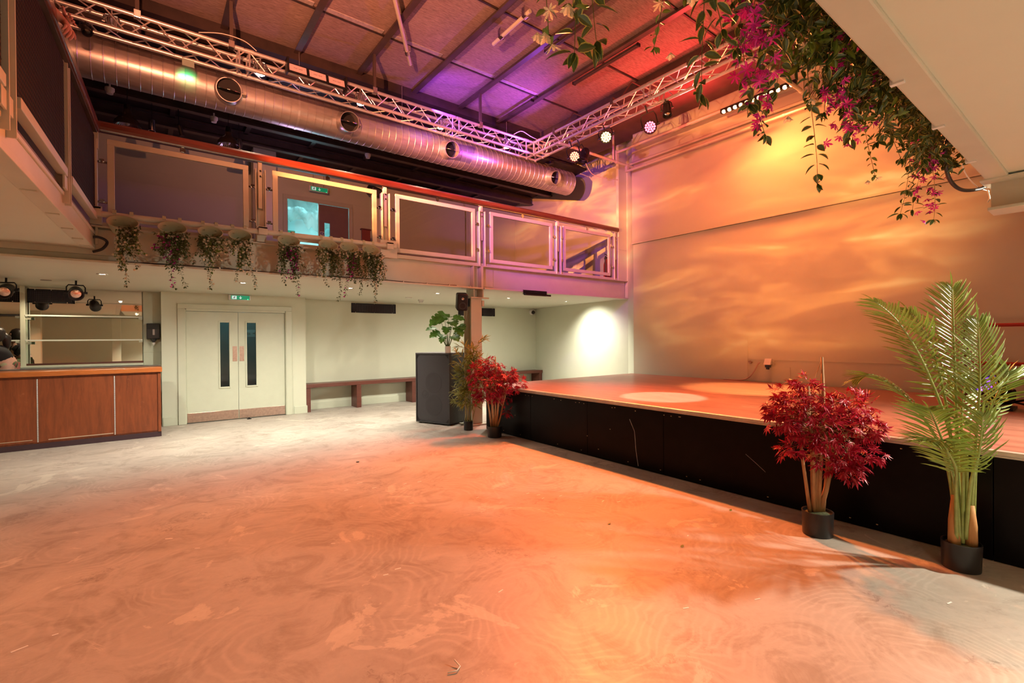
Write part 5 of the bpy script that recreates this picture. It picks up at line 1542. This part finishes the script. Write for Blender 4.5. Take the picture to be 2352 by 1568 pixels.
# ------------------------------------------------------------------ people
def skin_mesh(name, verts, edges, root, m, parent, sub=2):
    off = V(parent.location) if parent else V((0,0,0))
    if parent and parent.parent: off += V(parent.parent.location)
    me = bpy.data.meshes.new(name)
    me.from_pydata([tuple(V(v[0])-off) for v in verts], edges, [])
    o = bpy.data.objects.new(name, me); COL.objects.link(o); o.parent = parent
    sk = o.modifiers.new('skin', 'SKIN'); sk.use_smooth_shade = True
    d = me.skin_vertices[0].data
    for k, v in enumerate(verts):
        r = v[1]; d[k].radius = r if isinstance(r, tuple) else (r, r)
    d[root].use_root = True
    linked = set(b for a, b in edges)
    for k in range(len(verts)):
        if k not in linked: d[k].use_root = True
    s = o.modifiers.new('sub', 'SUBSURF'); s.levels = sub; s.render_levels = sub
    me.materials.append(m)
    return o

def figure(t, J, skin, clothes, sex=1.0, fingers=True):
    """J: joint name -> point. One skinned surface for the whole body; clothing is built from the same joints."""
    J = {k: V(p) for k, p in J.items()}
    vs, es, ix = [], [], {}
    def v(n, p, r, link=None):
        ix[n] = len(vs); vs.append((p, r))
        if link is not None: es.append((ix[link], ix[n]))
    hip = (J['hipL']+J['hipR'])/2; ch = (J['shL']+J['shR'])/2; nk = J['neck']
    v('pelvis', hip, .125); v('waist', hip.lerp(ch,.45), .105, 'pelvis'); v('chest', hip.lerp(ch,.80), .125, 'waist'); v('neckbase', ch.lerp(nk,.5), .06, 'chest'); v('neck', nk, .052, 'neckbase')
    v('skull', J['head'], .086, 'neck'); v('crown', J['head']+(J['head']-nk).normalized()*.055, .07, 'skull')
    for s in 'LR':
        v('sh'+s, J['sh'+s], .055, 'chest'); v('el'+s, J['el'+s], .040, 'sh'+s); v('fa'+s, J['el'+s].lerp(J['wr'+s],.35), .040, 'el'+s); v('wr'+s, J['wr'+s], .026, 'fa'+s)
        pd = J['palm'+s]-J['wr'+s]; v('pl'+s, J['palm'+s], (.036,.018), 'wr'+s)
        v('hp'+s, J['hip'+s], .09, 'pelvis'); v('kn'+s, J['kn'+s], .055, 'hp'+s); v('cf'+s, J['kn'+s].lerp(J['an'+s],.3), .052, 'kn'+s); v('an'+s, J['an'+s], .036, 'cf'+s); v('to'+s, J['toe'+s], .032, 'an'+s)
    if fingers:
        for s in 'LR':
            w, p = J['wr'+s], J['palm'+s]; d = (p-w).normalized(); nb = J['back'+s]-p; nb = (nb-d*nb.dot(d)).normalized(); sd = d.cross(nb)*(1 if s == 'L' else -1)
            curl = J.get('curl'+s, V((.35,0,0))).x
            for q, (o, L) in enumerate(((.030,.072),(.010,.082),(-.010,.076),(-.029,.058))):
                a = p + sd*o + d*.012; dd = (d + sd*o*3.0).normalized(); prev = None
                n0 = 'f%s%d' % (s,q); v(n0+'0', a, .0105)
                for g in range(3):
                    dd = (dd - nb*curl*(1 if g else .6)).normalized(); a = a + dd*L*(.45,.33,.26)[g]
                    v(n0+str(g+1), a, (.0098,.0088,.0072)[g], n0+str(g))
            a = w.lerp(p,.35)+sd*.026; v('th%s0' % s, a, .013)
            for g in range(3):
                dd = (d*.75 + sd*(.9-.3*g) - nb*.35*g*curl).normalized(); a = a + dd*(.034,.028,.022)[g]; v('th%s%d' % (s,g+1), a, (.012,.0105,.008)[g], 'th%s%d' % (s,g))
    body = skin_mesh('body', vs, es, 0, skin, t)
    # face on the skull
    f = (J['look']-J['head']).normalized(); u = (J['head']-nk).normalized(); u = (u-f*u.dot(f)).normalized(); rgt = f.cross(u)
    h = J['head']; m = MB()
    m.lathe([(0,.03),(.011,.012),(.016,-.006),(.012,-.016),(0,-.018)], h+f*.088+u*-.012, 10, aim(f+u*.3)).build('nose', skin, body, smooth=True)
    for s in (-1,1):
        e = MB(); e.lathe([(.012*sin(a),.012*cos(a)) for a in [k*pi/8 for k in range(9)]], h+f*.070+u*.012+rgt*(s*.031), 12, aim(f)); e.build('eye', M_white, body, smooth=True)
        e = MB(); e.lathe([(.0,.0135),(.006,.012)], h+f*.070+u*.012+rgt*(s*.031), 10, aim(f)); e.build('iris', M_hair, body)
        e = MB(); e.lathe([(0,0),(.022,.003),(.026,.012),(.014,.016),(0,.010)], h+rgt*(s*.086)+u*-.005, 14, aim(rgt*s), sx=.7, sy=1.2); e.build('ear', skin, body, smooth=True)
    MB().tube([h+f*.078-u*.048-rgt*.024, h+f*.088-u*.046, h+f*.078-u*.048+rgt*.024],[.003,.007,.003],8).build('lips', mat('lips', (.4,.12,.1), .4), body, smooth=True)
    for nm, m2, segs, pad in clothes:
        cv, ce, cx = [], [], {}
        for path in segs:
            prev = None
            for n in path:
                if n not in cx:
                    if '>' in n: a, b, fr = n.split('>'); p = vs[ix[a]][0].lerp(vs[ix[b]][0], float(fr)); r = vs[ix[a]][1]
                    else: p, r = vs[ix[n]]
                    r = r[0] if isinstance(r, tuple) else r
                    cx[n] = len(cv); cv.append((p, r+pad))
                if prev is not None: ce.append((prev, cx[n]))
                prev = cx[n]
        skin_mesh(nm, cv, ce, 0, m2, t)
    return body, h, f, u, rgt

def camo():
    t = NT('camouflage_cloth'); v = t.coord()
    a = t.ramp(t.noise(v,9,3,.5,1), [(.40,(.20,.21,.09)),(.43,(.08,.11,.045)),(.52,(.08,.11,.045)),(.55,(.26,.07,.06))])
    b = t.ramp(t.noise(v,7,2,.5,1), [(.56,(0,0,0)),(.58,(1,1,1))])
    t.set(Base_Color=t.mix(b,a,(.42,.40,.24)), Roughness=.8)
    return t.m
def people():
    # someone leaning on the left gallery rail, hands hanging over it
    t = thing('person', 'person leaning over the left gallery handrail, hands hanging out over the floor', 'person', (-1.0,4.85,DZ))
    J = dict(hipL=(-1.12,4.98,3.62), hipR=(-1.12,4.76,3.62), shL=(-.80,5.10,4.02), shR=(-.80,4.70,4.02), neck=(-.68,4.92,4.10), head=(-.585,4.93,4.20), look=(-.1,4.7,3.95),
             elL=(-.62,5.02,3.90), elR=(-.60,4.60,3.905), wrL=(-.465,4.83,3.895), wrR=(-.455,4.68,3.80), palmL=(-.425,4.74,3.86), palmR=(-.425,4.62,3.735), backL=(-.36,4.75,3.90), backR=(-.30,4.53,3.74),
             curlL=(.22,0,0), curlR=(.85,0,0),
             knL=(-1.10,5.02,3.20), knR=(-1.06,4.72,3.20), anL=(-1.16,5.02,2.83), anR=(-1.14,4.72,2.83), toeL=(-1.02,5.04,2.79), toeR=(-1.0,4.70,2.79))
    body, h, f, u, rgt = figure(t, J, mat('red_lit_skin', (.62,.30,.24), .5, var=.06, vscale=20), [  # red lamp light is tinted into this skin colour
        ('shirt', mat('dark_red_shirt', (.16,.03,.035), .75), [['pelvis>waist>.4','waist','chest','neckbase'],['chest','shL','shL>elL>.55'],['chest','shR','shR>elR>.55']], .018),
        ('trousers', mat('dark_trousers', (.02,.02,.03), .8), [['waist>pelvis>.6','pelvis'],['pelvis','hpL','knL','cfL','anL'],['pelvis','hpR','knR','cfR','anR']], .014)])
    M = Matrix((rgt,f,u)).transposed()
    MB().lathe([(0,.115),(.05,.108),(.085,.075),(.10,.03),(.098,-.02),(.09,-.04)], h-f*.018+u*.012, 24, M).build('hair', M_hair, body, smooth=True)
    # someone bending behind the bar
    t = thing('person', 'dark-haired person in a black top and camouflage trousers bending behind the bar', 'person', (-1.68,10.0,0))
    J = dict(hipL=(-1.62,9.90,1.15), hipR=(-1.60,10.06,1.15), shL=(-1.76,9.80,1.38), shR=(-1.70,10.08,1.38), neck=(-1.74,9.90,1.47), head=(-1.75,9.86,1.59), look=(-2.2,9.65,1.45),
             elL=(-1.90,9.84,1.20), elR=(-1.84,10.08,1.20), wrL=(-2.05,9.86,1.18), wrR=(-2.0,10.02,1.18), palmL=(-2.12,9.88,1.16), palmR=(-2.07,9.99,1.16), backL=(-2.05,9.93,1.22), backR=(-2.0,10.02,1.22),
             knL=(-1.68,9.90,.57), knR=(-1.64,10.08,.57), anL=(-1.60,9.91,.10), anR=(-1.56,10.09,.10), toeL=(-1.74,9.90,.045), toeR=(-1.71,10.10,.045))
    body, h, f, u, rgt = figure(t, J, M_skin, [
        ('top', mat('black_cotton', (.012,.011,.013), .8), [['waist>pelvis>.55','waist','chest','neckbase'],['chest','shL','shL>elL>.3'],['chest','shR','shR>elR>.3']], .016),
        ('trousers', camo(), [['pelvis>waist>.35','pelvis'],['pelvis','hpL','knL','cfL','anL'],['pelvis','hpR','knR','cfR','anR']], .024)])
    M = Matrix((rgt,f,u)).transposed()
    m = MB().lathe([(0,.118),(.05,.11),(.088,.078),(.100,.03),(.102,-.03),(.09,-.07),(.06,-.10)], h-f*.030+u*.006, 24, M @ rotx(radians(24)))
    m.tube([h-f*.09, h-f*.13-u*.08, h-f*.11-u*.2, h-f*.07-u*.27],[.05,.055,.04,.012],10)
    m.build('hair', M_hair, body, smooth=True)
people()

# ------------------------------------------------------------------ light
def light(name, typ, loc, power, col, look=None, size=.05, spot=None, blend=.3, sizey=None, spread=None):
    d = bpy.data.lights.new(name, typ); d.energy = power; d.color = col
    if typ in ('SPOT','POINT'): d.shadow_soft_size = size
    if typ == 'SPOT': d.spot_size = radians(spot); d.spot_blend = blend
    if typ == 'AREA':
        d.shape = 'RECTANGLE'; d.size = size; d.size_y = sizey or size
        if spread: d.spread = radians(spread)
    o = bpy.data.objects.new(name, d); COL.objects.link(o); o.location = loc
    if look is not None: o.rotation_euler = (V(look)-V(loc)).to_track_quat('-Z','Y').to_euler()
    return o
L = light
AMB = (1,.36,.10); RED = (1,.06,.035); WARM = (1,.78,.52)
# LED cans on the side truss, washing the dance floor
L('red_can_light','SPOT',(6.27,6.25,4.82),1700,(1,.12,.035),(2.9,3.4,0),.08,80,.6)
L('amber_can_light','SPOT',(6.2,5.42,4.9),2100,(1,.29,.06),(2.0,2.0,0),.08,80,.7)
L('crimson_can_light','SPOT',(6.27,4.58,4.78),260,(1,.12,.045),(-.2,2.4,0),.08,85,.7)
# the same cans spill red over roof and pier
L('red_spill','POINT',(6.9,6.1,4.6),20,(1,.10,.06),size=.08)
L('crimson_spill','POINT',(6.8,4.3,4.9),34,(1,.05,.05),size=.08)
L('warm_roof_wash','SPOT',(-.2,2.8,4.0),2000,(1,.31,.15),(1.8,5.0,6),.03,112,1)  # added uplight to warm the roof, separate from the cans
L('red_roof_wash','SPOT',(7.4,4.6,4.7),230,(1,.05,.05),(6.2,4.6,6),.1,150,.9)
# truss lamps, straight down on the floor in front of the bar and doors
for k, x in enumerate((1.267,2.661,4.068,5.50)):
    L('truss_lamp_light','SPOT',(x,TY+.09,TZ+.0),(60,90,80,60)[k],WARM,(x-.1,TY-1.1,0),.04,84,.9)
    L('truss_lamp_glow','POINT',(x,TY+.11,TZ+.06),16,WARM,size=.03)
# downlights
for k, (x, y) in enumerate(((-.453,8.036),(1.142,8.11),(2.703,7.96),(4.353,7.98),(6.126,8.10),(7.858,8.14))):
    L('downlight_light','SPOT',(x,y,2.345),(135,300,350,150,470,330)[k],(1,.93,.79),(x,y+.5,0) if k < 5 else (8.45,7.9,.9),.03,(150,146,142,140,165,128)[k],.9)
# amber batten on the stage wall
L('batten_light','AREA',(7.52,3.6,5.17),75,(1,.22,.05),(6.9,3.0,0),1.05,sizey=.06,spread=150)
L('batten_wall','AREA',(7.5,3.5,5.1),14,(1,.24,.06),(8.6,2.9,2.6),1.0,sizey=.06,spread=140)
# stage spots
L('stage_spot_white','SPOT',(6.35,4.3,4.85),2600,(1,.86,.70),(5.25,3.67,.73),.03,15,.35)
L('stage_spot_amber','SPOT',(6.4,2.2,5.0),3500,(1,.55,.2),(7.0,3.4,.73),.04,26,.6)
# purple wash from the left gallery
L('violet_wash','SPOT',(-.2,3.2,3.6),1300,(.42,.09,1),(5.2,7.0,4.5),.06,42,1)
L('violet_beam','SPOT',(-.2,3.2,4.3),1500,(.42,.08,1),(6.4,6.9,2.85),.05,20,1)
L('violet_roof','SPOT',(6.0,6.75,4.98),150,(.50,.10,1),(4.7,7.1,6.0),.04,140,1)
L('violet_slot','SPOT',(3.9,7.05,5.36),70,(.30,.04,1),(4.6,7.6,5.7),.03,150,1)
# white downlight under the front gallery, followed by added fill spots
L('front_downlight_and_fill','SPOT',(5.35,-.75,2.40),640,(1,.92,.74),(3.6,.9,0),.05,130,.6)
L('front_downlight_and_fill','SPOT',(2.2,-.7,2.48),30,(1,.80,.56),(2.2,.6,0),.05,140,.8)  # added fill near the camera, as is the next spot
L('front_downlight_and_fill','SPOT',(-.3,-.9,2.48),15,(1,.80,.56),(-.3,0,0),.05,140,.8)
L('bar_fill','SPOT',(-2.6,8.4,2.48),60,WARM,(-2.6,9,0),.05,140,.8)  # both bar spots are added fill without a fitting
L('bar_fill','SPOT',(-1.2,10.1,2.33),45,WARM,(-1.2,10.2,0),.05,140,.8)
L('rear_fill','SPOT',(2.6,-1.5,2.48),760,(1,.93,.76),(2.6,-1.7,0),.04,96,.6)  # unseen fills added so floor bounce brightens the gallery soffits
L('rear_fill','SPOT',(.2,-1.7,2.48),380,(1,.93,.76),(.2,-1.9,0),.04,96,.6)
L('rear_fill','SPOT',(-3.2,1.0,2.48),120,(1,.84,.62),(-3.2,1,0),.04,150,.8)
L('rear_fill','SPOT',(-3.4,6.0,2.48),130,(1,.84,.62),(-3.4,6,0),.04,150,.8)
# upstairs
L('corridor_light','AREA',(3.4,13.0,4.9),70,(.32,.86,1),(3.4,13.2,0),1.6,sizey=1.0)
L('corridor_wall','POINT',(3.6,12.9,3.7),32,(.32,.86,1),size=.2)
L('passage_light','POINT',(1.6,11.4,2.1),14,(.6,.9,.9),size=.1)
L('upstairs_glow','POINT',(2.2,9.6,4.3),17,(.80,.45,.9),size=.25)
L('green_laser','SPOT',(.45,7.58,5.10),9,(.0,1,.28),(.47,8.0,5.08),.01,64,1)

# projected sunset clouds: a gobo projector on the front gallery, aimed at the stage wall
def gobo(name, loc, look, power, spot, scale, stops, rot=0):
    o = light(name,'SPOT',loc,power,(1,1,1),look,.012,spot,.9)
    d = o.data; d.use_nodes = True; nt = d.node_tree; n = nt.nodes; lk = nt.links
    em = n['Emission']
    tc = n.new('ShaderNodeTexCoord'); mp = n.new('ShaderNodeMapping'); mp.inputs['Scale'].default_value = scale; mp.inputs['Rotation'].default_value = (0,0,rot)
    lk.new(tc.outputs['Normal'], mp.inputs['Vector'])
    nz = n.new('ShaderNodeTexNoise'); nz.inputs['Scale'].default_value = 1; nz.inputs['Detail'].default_value = 6; nz.inputs['Roughness'].default_value = .56; nz.inputs['Distortion'].default_value = .5
    lk.new(mp.outputs[0], nz.inputs['Vector'])
    rp = n.new('ShaderNodeValToRGB'); e = rp.color_ramp.elements
    while len(e) < len(stops): e.new(.5)
    for k, (p, c) in enumerate(stops): e[k].position = p; e[k].color = (*c,1)
    lk.new(nz.outputs['Fac'], rp.inputs['Fac']); lk.new(rp.outputs['Color'], em.inputs['Color'])
    em.inputs['Strength'].default_value = 1
    return o
gobo('cloud_projector',(.3,1.6,3.0),(8.2,3.8,3.7),3000,46,(3.6,14,5),[(.34,(.30,.075,.026)),(.47,(.52,.13,.042)),(.58,(1,.30,.075)),(.70,(1.5,.72,.24))],.12)

gobo('cloud_projector',(-.8,5.5,4.1),(9.0,9.0,4.15),11000,34,(3.6,14,5),[(.30,(.35,.08,.03)),(.46,(.55,.14,.045)),(.57,(1,.31,.08)),(.70,(1,.55,.2))],.12)  # second projector, added to carry the clouds onto the upstairs side wall
w = bpy.data.worlds.new('world'); SC.world = w; w.use_nodes = True
w.node_tree.nodes['Background'].inputs[0].default_value = (1,.8,.6,1); w.node_tree.nodes['Background'].inputs[1].default_value = .02
SC.view_settings.view_transform = 'Standard'; SC.view_settings.look = 'None'
SC.view_settings.exposure = 0; SC.view_settings.gamma = 1; SC.view_settings.use_curve_mapping = False
cy = SC.cycles
cy.use_denoising = True; cy.max_bounces = 7; cy.diffuse_bounces = 4; cy.glossy_bounces = 4; cy.transparent_max_bounces = 12; cy.transmission_bounces = 4
cy.caustics_reflective = False; cy.caustics_refractive = False; cy.sample_clamp_indirect = 4
